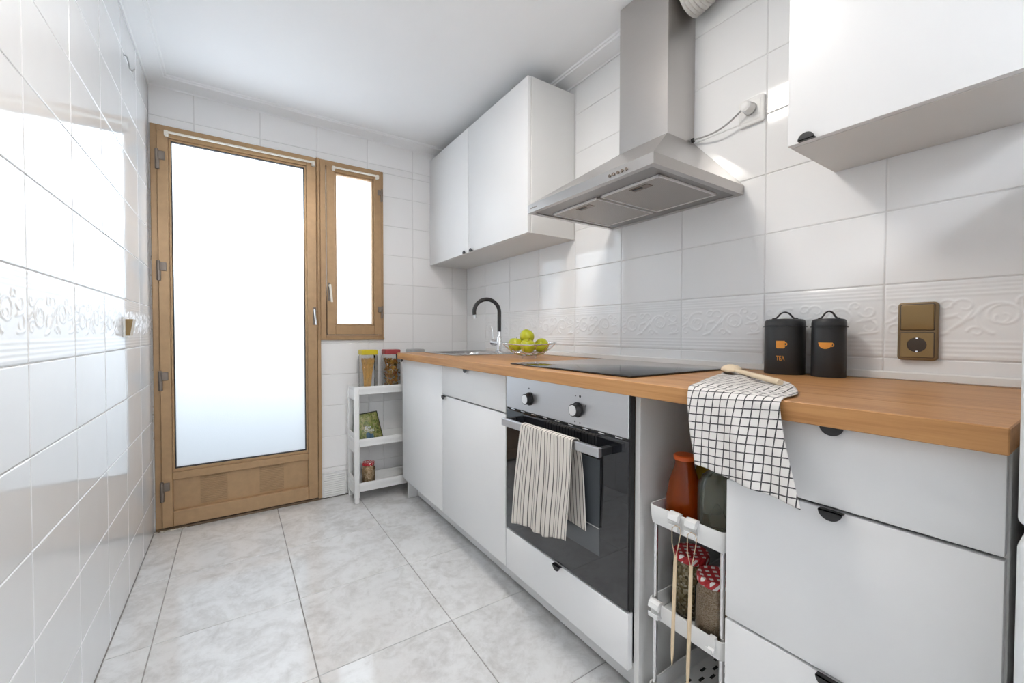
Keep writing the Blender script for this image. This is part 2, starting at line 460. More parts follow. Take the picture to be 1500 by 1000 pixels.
# ------------------------------------------------------------------ room shell
m = MB(); m.box(XL-.15, XR+.15, YB-.1, .12, -.12, -.0035)
floor = tag(m.build('floor', 'floor_grout', smooth=0), kind='structure')
m = MB(); m.box(XL-.15, XR+.15, YB-.1, .12, H, H+.1)
ceil = tag(m.build('ceiling', 'paint', smooth=0), kind='structure')
m = MB(); m.box(XL-.15, XL-.0022, YB, .12, 0, H)
wall_left = tag(m.build('wall_left', 'grout', smooth=0), kind='structure')
m = MB(); m.box(XR+.0022, XR+.15, YB, .12, 0, H)
wall_right = tag(m.build('wall_right', 'grout', smooth=0), kind='structure')
m = MB(); m.box(XL-.15, XR+.15, YB-.1, YB, 0, H)
wall_front = tag(m.build('wall_front', 'paint', smooth=0), kind='structure')
DX0, DX1, WXR, ZD, ZW = .312, 1.087, 1.482, 2.085, .985
m = MB()
m.box(XL-.15, DX0, .0022, .12, 0, H); m.box(DX0, WXR, .0022, .12, ZD, H); m.box(DX1, WXR, .0022, .12, 0, ZW); m.box(WXR, XR+.15, .0022, .12, 0, H)
wall_back = tag(m.build('wall_back', 'grout_far', smooth=0), kind='structure')

# tiles: local mesh lies in (u, v), proud along +n
TILES = {}
GAP = .0028
def tile_mesh(wu, hv, mat, bev=.0022, dep=.006):
    key = (round(wu, 4), round(hv, 4), mat)
    if key not in TILES:
        mb = MB(); a, b = wu/2-GAP/2, hv/2-GAP/2; e = bev
        V = []
        for (ia, z) in ((0, -dep), (0, -.0016), (e*.35, -.0005), (e, 0)):
            V += [(-a+ia, -b+ia, z), (a-ia, -b+ia, z), (a-ia, b-ia, z), (-a+ia, b-ia, z)]
        Fc = [(12, 13, 14, 15)]
        for l in range(3):
            for k in range(4): Fc.append((l*4+k, l*4+(k+1) % 4, l*4+4+(k+1) % 4, l*4+4+k))
        mb.poly(V, Fc)
        for v in mb.bm.verts: pass
        ob = mb.build('tile', mat, smooth=0); TILES[key] = ob.data; bpy.data.objects.remove(ob)
    return TILES[key]
def relief_mesh(wu, hv, mat):
    """embossed border tile: ridges above and below a band of leafy scrolls"""
    NU, NV = 150, 100
    a, b = wu/2-GAP/2, hv/2-GAP/2
    u = np.linspace(-a, a, NU); v = np.linspace(-b, b, NV); U, V = np.meshgrid(u, v, indexing='ij')
    hgt = np.zeros_like(U); t = (V+b)/(2*b)
    for c in (.045, .105, .165, .225, .815, .865, .915, .962):
        hgt = np.maximum(hgt, .0014*np.exp(-((t-c)/.017)**2))
    strokes = []
    def spiral(cx, cy, r0, r1, a0, a1, wdt, n=70):
        q = np.linspace(0, 1, n); an = np.radians(a0+(a1-a0)*q); r = r0+(r1-r0)*q
        strokes.append((cx+r*np.cos(an), cy+r*np.sin(an), wdt*(1-.45*q)))
    # two big opposed scrolls, leaf sprigs between
    spiral(.055, .004, .044, .010, 250, -190, .0042); spiral(.055, .004, .030, .006, 60, 420, .0030)
    spiral(-.085, .002, .042, .010, 70, 520, .0042); spiral(-.085, .002, .027, .006, -100, -420, .0030)
    spiral(-.02, -.012, .030, .012, 200, 20, .0035); spiral(-.005, .030, .022, .006, 180, -120, .0032)
    spiral(.118, -.020, .024, .006, 120, -200, .0034); spiral(.118, .026, .020, .005, -160, 160, .0032)
    spiral(-.035, .034, .016, .005, 20, 330, .003); spiral(.015, -.034, .014, .004, 170, -150, .003)
    spiral(-.130, -.028, .017, .004, 60, 400, .003); spiral(-.132, .033, .014, .004, -60, -380, .003)
    spiral(.09, .040, .014, .004, 200, -120, .003)
    for (x0, y0, x1, y1) in ((-.03, -.03, .01, .02), (-.045, .0, -.015, .012), (.0, -.005, .022, .03), (-.15, -.01, -.125, .01), (.095, -.005, .135, .006), (.1, -.04, .14, -.034), (-.06, -.045, -.03, -.032)):
        q = np.linspace(0, 1, 24); strokes.append((x0+(x1-x0)*q+.006*np.sin(q*3.1), y0+(y1-y0)*q, .0038*np.sin(np.pi*(q*.9+.1))+.001))
    for X, Y, wd in strokes:
        for x_, y_, w_ in zip(X, Y, wd):
            y_ = y_*.95 + .004
            hgt = np.maximum(hgt, .0030*np.exp(-((U-x_)**2+(V-y_)**2)/(w_**2*.85))*(w_/.0042)**.5)
    edge = np.minimum(np.minimum(U+a, a-U), np.minimum(V+b, b-V))
    z = hgt*.55 - .0016*np.clip(1-edge/.0022, 0, 1)**2
    co = np.stack([U.ravel(), V.ravel(), z.ravel()], 1)
    mb = MB(); P = [[tuple(co[i*NV+j]) for j in range(NV)] for i in range(NU)]
    mb.grid(P)
    fl = [(-a, -b, -.006), (a, -b, -.006), (a, b, -.006), (-a, b, -.006)]
    tp = [(-a, -b, -.0016), (a, -b, -.0016), (a, b, -.0016), (-a, b, -.0016)]
    mb.poly(fl+tp, [(0, 1, 5, 4), (1, 2, 6, 5), (2, 3, 7, 6), (3, 0, 4, 7)])
    ob = mb.build('tile', mat, smooth=60); me = ob.data; bpy.data.objects.remove(ob); return me
PT, TW = .1945, .3043
RELIEF = relief_mesh(TW, PT, 'tile')
def lay_tiles(wall, us, vs_, place, rects, mat, jit, relief=True, skip=lambda a, b, c, d: False):
    n = 0
    for i in range(len(us)-1):
        for j in range(len(vs_)-1):
            for (ra, rb, rc, rd) in rects:
                u0, u1, v0, v1 = max(us[i], ra), min(us[i+1], rb), max(vs_[j], rc), min(vs_[j+1], rd)
                if u1-u0 < .012 or v1-v0 < .008 or skip(u0, u1, v0, v1): continue
                isband = relief and abs((vs_[j]+vs_[j+1])/2 - (1.157-PT/2)) < .01 and u1-u0 > TW-.01 and v1-v0 > PT-.01
                me = RELIEF if isband else tile_mesh(u1-u0, v1-v0, mat)
                o = bpy.data.objects.new('tile', me); COL.objects.link(o)
                o.parent = wall
                loc, rot = place((u0+u1)/2, (v0+v1)/2)
                j1, j2 = random.gauss(0, jit), random.gauss(0, jit)
                o.matrix_local = Matrix.Translation(loc) @ rot @ Matrix.Rotation(j1, 4, 'X') @ Matrix.Rotation(j2, 4, 'Y')
                n += 1
    return n
zs = [0.0] + [z for z in ZJ if .02 < z < H-.02] + [H]
# left wall: outward normal +x ; u runs along -y ; v = z
ROT_L = Matrix(((0, 0, 1, 0), (-1, 0, 0, 0), (0, 1, 0, 0), (0, 0, 0, 1))).inverted().transposed().to_4x4()
def basis(u, v, n): return Matrix(((u[0], v[0], n[0], 0), (u[1], v[1], n[1], 0), (u[2], v[2], n[2], 0), (0, 0, 0, 1)))
BL_ = basis((0, 1, 0), (0, 0, 1), (1, 0, 0)); BR_ = basis((0, -1, 0), (0, 0, 1), (-1, 0, 0)); BF_ = basis((1, 0, 0), (0, 0, 1), (0, -1, 0))
ysl = sorted([.004 - .3043*k for k in range(0, 13)])
n1 = lay_tiles(wall_left, ysl, zs, lambda u, v: (Vector((XL, u, v)), BL_), [(-3.4, .004, 0, H)], 'tile', .0012)
ysr = sorted([.0292 - .3043*k for k in range(0, 10)])
n2 = lay_tiles(wall_right, [-y for y in reversed(ysr)], zs, lambda u, v: (Vector((XR, -u, v)), BR_), [(0.0, 2.709, .5735, H)], 'tile', .0012)
xsf = [1.086-.3+.3*0, 1.086, 1.386, 1.688, 1.986, 2.107]; xsf = [.19, .49, .79] + xsf[1:]
n3 = lay_tiles(wall_back, xsf, zs, lambda u, v: (Vector((u, 0, v)), BF_), [(XL, XR, ZD, H), (DX1, WXR, 0, ZW), (WXR, XR, 0, ZD)], 'tile_far', .0006, relief=False)
# floor tiles
xf = [XL-.3, -.0171+.4372, .8573, 1.2945, 1.7317, 2.15]; xf[0] = XL
yf = sorted([-.012, -.555, -1.003] + [-1.4402 - .4372*k for k in range(0, 8)])
def flplace(u, v): return Vector((u, v, 0)), Matrix.Identity(4)
lay_tiles(floor, xf, yf, flplace, [(XL, XR, YB, 0)], 'floor', .0003, relief=False)

# cornices
def cornice(name, p0, p1, inw):
    prof = [(0, 0), (0, -.034), (.006, -.036), (.010, -.030), (.016, -.030), (.066, -.012), (.070, -.012), (.074, -.006), (.082, -.006), (.086, 0)]
    p0, p1, inw = Vector(p0), Vector(p1), Vector(inw)
    mb = MB(); mb.prism([tuple(p0 + inw*a + Vector((0, 0, b))) for a, b in prof], p1-p0)
    return tag(mb.build(name, 'paint', smooth=25), kind='structure')
cornice('trim_1', (XL, -4.6, H), (XL, 0, H), (1, 0, 0))
cornice('trim_2', (XR, -4.6, H), (XR, 0, H), (-1, 0, 0))
cornice('trim_3', (XL, 0, H), (XR, 0, H), (0, -1, 0))
m = MB(); m.box(XR-.012, XR-.0005, WY1, -.30, WT, WT+.022, .003)
tag(m.build('trim_4', 'plastic'), kind='structure')

# ------------------------------------------------------------------ door and window
door = thing('door_1', None, None, (.70, 0, 0), kind='structure')
def stile(parent, name, x0, x1, z0, z1, y0=-.018, y1=.05, mat='alu'):
    mb = MB(); mb.box(x0, x1, y0, y1, z0, z1, .0018); return mb.build(name, mat, parent)
# fixed frame
mb = MB()
mb.box(DX0, .338, -.008, .06, .012, ZD, .0015); mb.box(.338, 1.077, -.008, .06, 2.052, ZD, .0015)
mb.box(1.077, DX1+.010, -.022, .06, .012, ZD, .0025); mb.box(1.082, 1.092, -.027, .0, .985, ZD-.004, .002)
mb.build('door_frame', 'alu', door)
mb = MB(); mb.box(DX0, DX1+.006, -.020, .06, .0005, .013, .002); mb.build('threshold', 'alu_dark', door)
# leaf
LX0, LX1, LZ0, LZ1 = .3395, 1.0755, .020, 2.050
GX0, GX1, GZ0, GZ1 = .394, 1.012, .318, 2.010
leaf = MB()
leaf.box(LX0, .384, -.028, .03, LZ0, LZ1, .003); leaf.box(1.022, LX1, -.028, .03, LZ0, LZ1, .003)
leaf.box(.384, 1.022, -.028, .03, 2.020, LZ1, .002); leaf.box(.384, 1.022, -.028, .03, LZ0, .098, .003); leaf.box(.384, 1.022, -.028, .03, .262, .302, .003)
leaf = leaf.build('leaf_frame', 'alu', door)
mb = MB()   # glazing bead, stepped back
for a in ((.384, GX0, GZ0-.006, GZ1+.006), (GX1, 1.022, GZ0-.006, GZ1+.006), (.384, 1.022, GZ1, 2.020), (.384, 1.022, .302, GZ0)):
    mb.box(a[0], a[1], -.018, .02, a[2], a[3], .002)
mb.build('glazing_bead', 'alu', leaf)
mb = MB()
for a in ((GX0, GX0+.004, GZ0, GZ1), (GX1-.004, GX1, GZ0, GZ1), (GX0, GX1, GZ1-.004, GZ1), (GX0, GX1, GZ0, GZ0+.004)):
    mb.box(a[0], a[1], -.012, .006, a[2], a[3])
mb.build('gasket', 'dark_gap', leaf, smooth=0)
mb = MB(); mb.box(GX0-.004, GX1+.004, .004, .009, GZ0-.004, GZ1+.004); mb.build('glass_pane', 'frost', door, smooth=0)
pan = MB(); pan.box(.380, 1.026, -.004, .012, .094, .266, .001); pan = pan.build('lower_panel', 'alu', door)
for x0, x1 in ((.497, .617), (.770, .892)):
    mb = MB(); nS = 15
    for k in range(nS):
        z = .110 + k*.0098
        mb.poly([(x0, -.004, z), (x1, -.004, z), (x1, -.0056, z+.0035), (x0, -.0056, z+.0035), (x0, -.004, z+.0075), (x1, -.004, z+.0075)], [(0, 1, 2, 3), (3, 2, 5, 4), (0, 3, 4), (1, 5, 2)])
    o = mb.build('louvre', 'alu_rough', pan, smooth=0); o['kind'] = 'stuff'
def hinge(parent, x, z, sgn=1, s=1.0):
    h = MB(); h.box(x, x+sgn*.030*s, -.034, -.0275, z-.004, z+.040*s, .002); h.cyl((x-.002*sgn, -.036, z-.052*s), (x-.002*sgn, -.036, z+.046*s), .0075*s, seg=12)
    h = h.build('hinge', 'hinge', parent)
    p = MB(); p.cyl((x+.0*sgn, -.037, z-.054*s), (x+.0*sgn, -.037, z-.006), .0085*s, seg=12); p.build('hinge_pin', 'hinge', h)
for z in (1.905, 1.345, .785, .215): hinge(door, .343, z)
hd = MB(); hd.box(1.052, 1.070, -.033, -.0275, 1.075, 1.180, .003); hd = hd.build('handle', 'hinge', door)
mb = MB(); mb.cyl((1.060, -.034, 1.160), (1.060, -.052, 1.160), .006, seg=12); mb.tube([(1.058, -.053, 1.167), (1.061, -.056, 1.13), (1.067, -.056, 1.075)], .0055, 10); mb.build('lever', 'chrome', hd)
# crumbled mortar between the leaf frame and the tiles
mb = MB()
random.seed(3)
for k in range(46):
    z = random.uniform(.03, 1.95); mb.ico((XL+.004+random.uniform(-.001, .002), -.004, z), random.uniform(.002, .004), 1, (.8, .5, random.uniform(1, 2.8)))
for k in range(26):
    mb.ico((XL+.008+random.uniform(0, .13), -.026, .004), random.uniform(.003, .006), 1, (1.5, 1, .8))
o = mb.build('mortar_crumbs', 'debris', door); o['kind'] = 'stuff'

win = thing('window_1', None, None, (1.29, 0, ZW), kind='structure')
mb = MB()
mb.box(DX1+.011, 1.130, -.012, .06, ZW, ZD, .002); mb.box(1.468, WXR, -.012, .06, ZW, ZD, .002)
mb.box(1.130, 1.468, -.012, .06, 2.052, ZD, .002); mb.box(1.130, 1.468, -.012, .06, ZW, 1.012, .002)
mb.box(1.095, WXR+.002, -.020, .0, ZW-.003, ZW+.010, .002)
mb.build('window_frame', 'alu', win)
VX0, VX1, VZ0, VZ1 = 1.191, 1.407, 1.084, 2.008
wl = MB()
wl.box(1.133, 1.180, -.026, .03, 1.015, 2.050, .003); wl.box(1.418, 1.466, -.026, .03, 1.015, 2.050, .003)
wl.box(1.180, 1.418, -.026, .03, 2.020, 2.050, .003); wl.box(1.180, 1.418, -.026, .03, 1.015, 1.073, .003)
wl = wl.build('sash', 'alu', win)
mb = MB()
for a in ((1.180, VX0, VZ0-.008, VZ1+.008), (VX1, 1.418, VZ0-.008, VZ1+.008), (1.180, 1.418, VZ1, 2.020), (1.180, 1.418, 1.073, VZ0)):
    mb.box(a[0], a[1], -.017, .02, a[2], a[3], .002)
mb.build('glazing_bead', 'alu', wl)
mb = MB(); mb.box(VX0-.004, VX1+.004, .004, .009, VZ0-.004, VZ1+.004); mb.build('glass_pane', 'frost', win, smooth=0)
hinge(win, 1.464, 1.925, -1, .8); hinge(win, 1.464, 1.165, -1, .8)
hd = MB(); hd.box(1.137, 1.152, -.031, -.0255, 1.225, 1.335, .003); hd = hd.build('handle', 'hinge', win)
mb = MB(); mb.cyl((1.145, -.03, 1.315), (1.145, -.048, 1.315), .006, seg=12); mb.tube([(1.145, -.050, 1.322), (1.149, -.054, 1.28), (1.155, -.052, 1.215)], .0065, 10); mb.build('lever', 'cream', hd)
# curtain rods
for nm, x0, x1, z, lab in (('curtain_rod', .372, 1.066, 2.036, 'long slim cream curtain rod across the top of the frosted door'), ('curtain_rod', 1.163, 1.444, 2.034, 'short slim cream curtain rod across the top of the narrow window')):
    t = thing(nm, lab, 'curtain rod', ((x0+x1)/2, -.03, z))
    mb = MB(); mb.cyl((x0, -.047, z+.004), (x1, -.047, z+.004), .0058, seg=12); mb.build('rod', 'cream', t)
    for x in (x0, x1-.016):
        mb = MB(); mb.box(x, x+.016, -.055, -.0283, z-.014, z+.010, .002); mb.build('bracket', 'cream', t)
# wall vent
t = thing('vent_grille', 'square white slatted vent grille low on the wall by the door', 'vent', (1.163, 0, 0))
mb = MB(); mb.box(1.098, 1.243, -.006, .0015, .004, .156, .001); mb.build('backplate', 'plastic', t)
mb = MB()
for a in ((1.098, 1.108, .004, .156), (1.233, 1.243, .004, .156), (1.098, 1.243, .004, .012), (1.098, 1.243, .148, .156)): mb.box(a[0], a[1], -.011, -.004, a[2], a[3], .001)
mb.build('frame', 'plastic', t)
for k in range(10):
    z = .016 + k*.0131
    mb = MB(); mb.poly([(1.108, -.006, z), (1.233, -.006, z), (1.233, -.0125, z+.003), (1.108, -.0125, z+.003), (1.233, -.006, z+.0095), (1.108, -.006, z+.0095)], [(0, 1, 2, 3), (3, 2, 4, 5), (0, 3, 5), (1, 4, 2)])
    mb.build('slat', 'plastic', t, smooth=0)

# ------------------------------------------------------------------ base cabinets
def tab_handle(parent, y, z, up=False, xf=XFR):
    """half-round black tab over the front's edge; up = rounded side upwards"""
    mb = MB(); R = .0175; s = 1 if up else -1
    pts = [(xf-.0115, y+R*math.cos(a), z + s*R*.95*math.sin(a)) for a in [math.pi*k/16 for k in range(17)]]
    mb.prism(pts, (.0022, 0, 0))
    mb.box(xf-.0115, xf+.0005, y-R, y+R, z-(.002 if not up else 0), z+(.0 if not up else .002))
    return mb.build('handle', 'blackhandle', parent)
def front(parent, name, y0, y1, z0, z1, xf=XFR, th=.018):
    mb = MB(); mb.box(xf, xf+th, y1+.0015, y0-.0015, z0+.0015, z1-.0015, .0012, 2); return mb.build(name, 'white', parent)
def carcass(parent, y0, y1, z0, z1, x0=XFR+.0195, x1=XR-.012, th=.016, openfront=False, shelf=None, top=True):
    mb = MB()
    mb.box(x0, x1, y1, y1+th, z0, z1, .0008); mb.box(x0, x1, y0-th, y0, z0, z1, .0008)
    mb.box(x0, x1, y1+th, y0-th, z0, z0+th)
    if top: mb.box(x0, x1, y1+th, y0-th, z1-.016, z1)
    mb.box(x1-.006, x1, y1+th, y0-th, z0, z1)
    if shelf: mb.box(x0, x1, y1+th, y0-th, shelf, shelf+th)
    return mb.build('body', 'carcass', parent)
ZC0, ZC1 = .131, .8675
CT = WTB-.0008
t = thing('base_cabinet', 'white sink base cabinet with one plain full-height door', 'cabinet', (1.80, -.58, 0))
carcass(t, -.288, -.868, ZC0, CT, top=False)
d = front(t, 'door', -.280, -.870, ZC0, ZC1); tab_handle(d, -.300, ZC1)
mb = MB(); mb.box(1.545, XR-.02, -.296, -.280, .002, ZC0-.0005, .001); mb.build('end_panel', 'white', t)
for y in (-.40, -.80):
    for x in (1.66, 2.0):
        mb = MB(); mb.cyl((x, y, 0), (x, y, ZC0), .016, seg=14); mb.build('leg', 'black', t)
t = thing('base_cabinet', 'white base cabinet with a drawer above a door beside the oven', 'cabinet', (1.80, -1.16, 0))
carcass(t, -.872, -1.452, ZC0, CT)
d = front(t, 'drawer', -.870, -1.4535, .7215, ZC1); tab_handle(d, -1.133, ZC1)
d = front(t, 'door', -.870, -1.4535, ZC0, .7185); tab_handle(d, -.900, .7185)
for y in (-.95, -1.40):
    for x in (1.64, 2.0):
        mb = MB(); mb.cyl((x, y, 0), (x, y, ZC0), .016, seg=14); mb.build('leg', 'black', t)
t = thing('oven_cabinet', 'white oven housing cabinet with a low drawer under the oven', 'cabinet', (1.80, -1.76, 0))
mb = MB(); X0, X1 = XFR+.0195, XR-.012
mb.box(X0, X1, -1.4705, -1.4545, ZC0, CT); mb.box(X0, X1, -2.0685, -2.0525, .002, CT, .0008); mb.box(X0, X1, -2.0525, -1.4705, ZC0, ZC0+.016); mb.box(X0+.02, X1, -2.0525, -1.4705, .268, .2855)
mb.build('body', 'carcass', t)
d = front(t, 'drawer', -1.456, -2.051, ZC0, .2845); tab_handle(d, -1.765, .2845)
t = thing('drawer_cabinet', 'white drawer cabinet with three wide drawers beside the fridge', 'cabinet', (1.80, -2.5, 0))
carcass(t, -2.307, -2.690, .075, CT)
for z0, z1 in ((.7247, .8685), (.4300, .7217), (.135, .4270)):
    d = front(t, 'drawer', -2.307, -2.689, z0, z1); tab_handle(d, -2.494, z1)
for y in (-2.34, -2.66):
    for x in (1.62, 2.0):
        mb = MB(); mb.cyl((x, y, 0), (x, y, .075), .016, seg=14); mb.build('leg', 'black', t)
mb = MB(); mb.box(1.605, 1.621, -2.051, -.2975, .010, ZC0-.003, .001)
tag(mb.build('plinth', 'white', off=(1.613, -1.17, 0)), 'long white plinth board recessed under the base cabinets', 'plinth')

# worktop with a cut-out for the sink
SX0, SX1, SY0, SY1 = 1.622, 2.060, -.335, -.805     # sink outline
hx0, hx1, hy0, hy1 = SX0+.012, SX1-.012, SY0-.012, SY1+.012
mb = MB(); xe = XR-.0015
mb.box(WX0, hx0, WY1, WY0, WTB, WT, .0015); mb.box(hx1, xe, WY1, WY0, WTB, WT); mb.box(hx0, hx1, hy0, WY0, WTB, WT); mb.box(hx0, hx1, WY1, hy1, WTB, WT)
wt = tag(mb.build('worktop', 'wood', off=(1.80, -1.49, WTB)), 'long oak-look wooden worktop running over the base cabinets', 'worktop')

# sink
t = thing('sink', 'round-cornered stainless steel sink set into the wooden worktop', 'sink', (1.84, -.57, WT))
mb = MB()
sxc, syc, shx, shy = (SX0+SX1)/2, (SY0+SY1)/2, (SX1-SX0)/2, (SY0-SY1)/2
def rr(hx, hy, r, z, cx=sxc, cy=syc, seg=8):
    out = []
    for qx, qy, a0 in ((1, 1, 0), (-1, 1, 90), (-1, -1, 180), (1, -1, 270)):
        for k in range(seg+1):
            a = math.radians(a0+90*k/seg); out.append((cx+qx*(hx-r)+r*math.cos(a), cy+qy*(hy-r)+r*math.sin(a), z))
    return out
def loft(mb, loops, capend=False, capstart=False):
    R_ = [[mb.bm.verts.new(p) for p in l] for l in loops]; n = len(R_[0])
    for A, B in zip(R_, R_[1:]):
        for k in range(n): mb.bm.faces.new((A[k], A[(k+1) % n], B[(k+1) % n], B[k]))
    if capend: mb.bm.faces.new(R_[-1])
    if capstart: mb.bm.faces.new(R_[0][::-1])
bx = sxc-.028
loft(mb, [rr(shx, shy, .05, WT+.0006), rr(shx, shy, .05, WT+.0030), rr(shx-.006, shy-.006, .046, WT+.0050), rr(shx-.016, shy-.016, .04, WT+.0052),
          rr(.160, .190, .06, WT+.0048, bx), rr(.152, .182, .06, WT+.0010, bx), rr(.148, .178, .06, WT-.012, bx), rr(.135, .165, .06, WT-.130, bx), rr(.105, .135, .05, WT-.147, bx), rr(.03, .03, .029, WT-.150, bx)], True)
mb.build('basin', 'sinksteel', t, smooth=50)
mb = MB(); mb.lathe([(.0, .004), (.018, .004), (.03, .001), (.034, -.001)], (bx, syc, WT-.149)); mb.build('drain', 'chrome', t)
# faucet
fx, fy, fz = 2.018, -.600, WT+.0050
t = thing('faucet', 'tall gooseneck faucet with a black spout and chrome base', 'faucet', (fx, fy, fz))
body = MB(); body.lathe([(0, 0), (.026, 0), (.026, .006), (.019, .010), (.0175, .03), (.0175, .085), (.013, .095), (.012, .125), (0, .125)], (fx, fy, fz), 24)
body = body.build('body', 'chrome', t)
mb = MB(); ux, uy = -.42, .90    # spout leans over the basin
ux, uy = -.93, .36
Rg = .078; top = .292
pts = [(fx, fy, fz+.118), (fx, fy, fz+top*.75)]
for k in range(0, 25):
    a = math.pi*k/24*1.08; dd = Rg*(1-math.cos(a)); pts.append((fx+ux*dd, fy+uy*dd, fz+top-Rg+.03 + Rg*math.sin(a)))
mb.tube(pts, .0118, 16); sp = mb.build('spout', 'blackhandle', t)
e = Vector(pts[-1]); dn = (Vector(pts[-1])-Vector(pts[-2])).normalized()
mb = MB(); mb.cyl(e-dn*.002, e+dn*.020, .0128, seg=18); mb.build('aerator', 'chrome', sp)
mb = MB(); mb.cyl((fx, fy, fz+.052), (fx-.020, fy+.042, fz+.058), .0185, seg=20); mb.ico((fx-.021, fy+.045, fz+.058), .0185, 2); mb.tube([(fx-.018, fy+.040, fz+.07), (fx-.024, fy+.050, fz+.155)], .0046, 10); mb.build('lever', 'chrome', t)

# cooktop
t = thing('cooktop', 'flat black glass cooktop let into the wooden worktop above the oven', 'cooktop', (1.80, -1.735, WT))
mb = MB(); mb.box(1.543, 2.050, -2.030, -1.440, WT+.0012, WT+.0062, .0018, 2); mb.build('glass_top', 'hob', t)
mb = MB(); mb.box(1.548, 2.045, -2.025, -1.445, WT+.0004, WT+.0016); mb.build('seal', 'dark_gap', t)

# ------------------------------------------------------------------ oven
t = thing('oven', 'built-in steel and black glass oven under the worktop', 'oven', (1.80, -1.755, .286))
mb = MB(); mb.box(XFR+.022, 2.05, -2.045, -1.478, .290, .858); mb.build('body', 'alu_dark', t)
OY0, OY1 = -1.4585, -2.0465
cp = MB(); cp.box(XFR, XFR+.0188, OY1, OY0, .7485, .8655, .0012); cp = cp.build('control_panel', 'steel', t)
mb = MB(); mb.box(XFR+.004, XFR+.0188, OY1, OY0, .742, .748); mb.box(XFR+.004, XFR+.0188, -2.0515, OY1, .29, .866); mb.build('vent_gap', 'dark_gap', t, smooth=0)
for k in range(9):
    y = -1.50 - k*.064
    mb = MB(); mb.box(XFR+.001, XFR+.005, y-.012, y+.012, .7435, .7465); mb.build('vent_tab', 'chrome', t, smooth=0)
for y in (-1.607, -1.853):
    kb = MB(); kb.cyl((XFR-.001, y, .797), (XFR-.022, y, .797), .0195, .0185, 28); kb.cyl((XFR+.0, y, .797), (XFR-.004, y, .797), .023, seg=28)
    kb = kb.build('knob', 'black', t)
    mb = MB(); mb.cyl((XFR-.0221, y, .797), (XFR-.0236, y, .797), .0158, seg=28); mb.build('knob_cap', 'knobface', kb)
# printed marks by the knobs
for y, z, s in ((-1.603, .833, .003), (-1.862, .838, .004), (-1.842, .838, .0025), (-1.885, .813, .002), (-1.862, .758, .0028), (-1.84, .759, .0028)):
    mb = MB(); mb.cyl((XFR-.0004, y, z), (XFR+.001, y, z), s, seg=8); mb.build('dial_mark', 'black', cp)
dr = MB(); dr.box(XFR, XFR+.0188, OY1, OY0, .2885, .741, .002); dr = dr.build('door', 'ovenglass', t)
mb = MB(); mb.box(XFR-.0008, XFR+.001, -1.945, -1.560, .392, .668); mb.build('window', 'ovenwin', dr, smooth=0)
mb = MB()   # racks seen behind the glass as a pale line
mb.box(XFR-.0012, XFR, -1.945, -1.560, .470, .4725); mb.build('rack_rail', 'grey_plastic', dr, smooth=0)
hd = MB(); hd.box(1.462, 1.476, -1.990, -1.505, .6935, .7190, .0012); hd = hd.build('handle', 'steel', t)
for y0, y1 in ((-1.990, -1.972), (-1.523, -1.505)):
    mb = MB(); mb.box(1.476, XFR+.0005, y0, y1, .6955, .7170, .0008); mb.build('handle_bracket', 'black', hd)

# ------------------------------------------------------------------ upper cabinets
XU = 1.812
def upper(label, y0, y1, z0, z1, doors, knobs):
    t = thing('wall_cabinet', label, 'cabinet', ((XU+XR)/2, (y0+y1)/2, z0))
    mb = MB(); mb.box(XU+.0195, XR-.002, y1+.001, y0-.001, z0, z1, .001); mb.build('body', 'carcass', t)
    for (a, b), k in zip(doors, knobs):
        d = front(t, 'door', a, b, z0-.001, z1+.001, XU)
        for y in k: tab_handle(d, y, z0+.001, True, XU)
    return t
upper('white two-door wall cabinet hanging left of the extractor hood', -.003, -1.186, 1.502, 2.234, [(-.003, -.583), (-.586, -1.183)], [(-.545,), (-.628,)])
t = upper('white wall cabinet hanging above the drawer cabinet and bronze socket', -2.288, -2.690, 1.492, 2.234, [(-2.288, -2.690)], [(-2.333,)])

# ------------------------------------------------------------------ extractor hood
HX0, HY0, HY1, HZ0, HZ1, HZ2 = 1.628, -1.437, -2.031, 1.499, 1.531, 1.740
CX0, CY0, CY1 = 1.944, -1.6225, -1.845
xb = XR-.001
t = thing('extractor_hood', 'stainless steel chimney extractor hood above the cooktop', 'extractor hood', (1.85, -1.734, HZ0))
mb = MB()
A = [(HX0, HY0, HZ0), (HX0, HY1, HZ0), (xb, HY1, HZ0), (xb, HY0, HZ0)]; B = [(x, y, HZ1) for x, y, z in A]; C = [(CX0, CY0, HZ2), (CX0, CY1, HZ2), (xb, CY1, HZ2), (xb, CY0, HZ2)]
w_ = .020
D = [(HX0+w_, HY0-w_, HZ0), (HX0+w_, HY1+w_, HZ0), (xb-w_, HY1+w_, HZ0), (xb-w_, HY0-w_, HZ0)]
E = [(x, y, HZ0+.004) for x, y, z in D]
mb.poly(A+B+C+D+E, [(0, 1, 5, 4), (1, 2, 6, 5), (2, 3, 7, 6), (3, 0, 4, 7), (4, 5, 9, 8), (5, 6, 10, 9), (6, 7, 11, 10), (7, 4, 8, 11),
                    (0, 1, 13, 12), (1, 2, 14, 13), (2, 3, 15, 14), (3, 0, 12, 15), (12, 13, 17, 16), (13, 14, 18, 17), (14, 15, 19, 18), (15, 12, 16, 19)])
can = mb.build('canopy', 'steel_sat', t, smooth=20)
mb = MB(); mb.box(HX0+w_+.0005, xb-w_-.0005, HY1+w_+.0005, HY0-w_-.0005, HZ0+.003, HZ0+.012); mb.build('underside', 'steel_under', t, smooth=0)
ch = MB(); ch.box(CX0, xb, CY1, CY0, HZ2-.004, H-.003, .001); ch = ch.build('chimney', 'steel_sat', t)
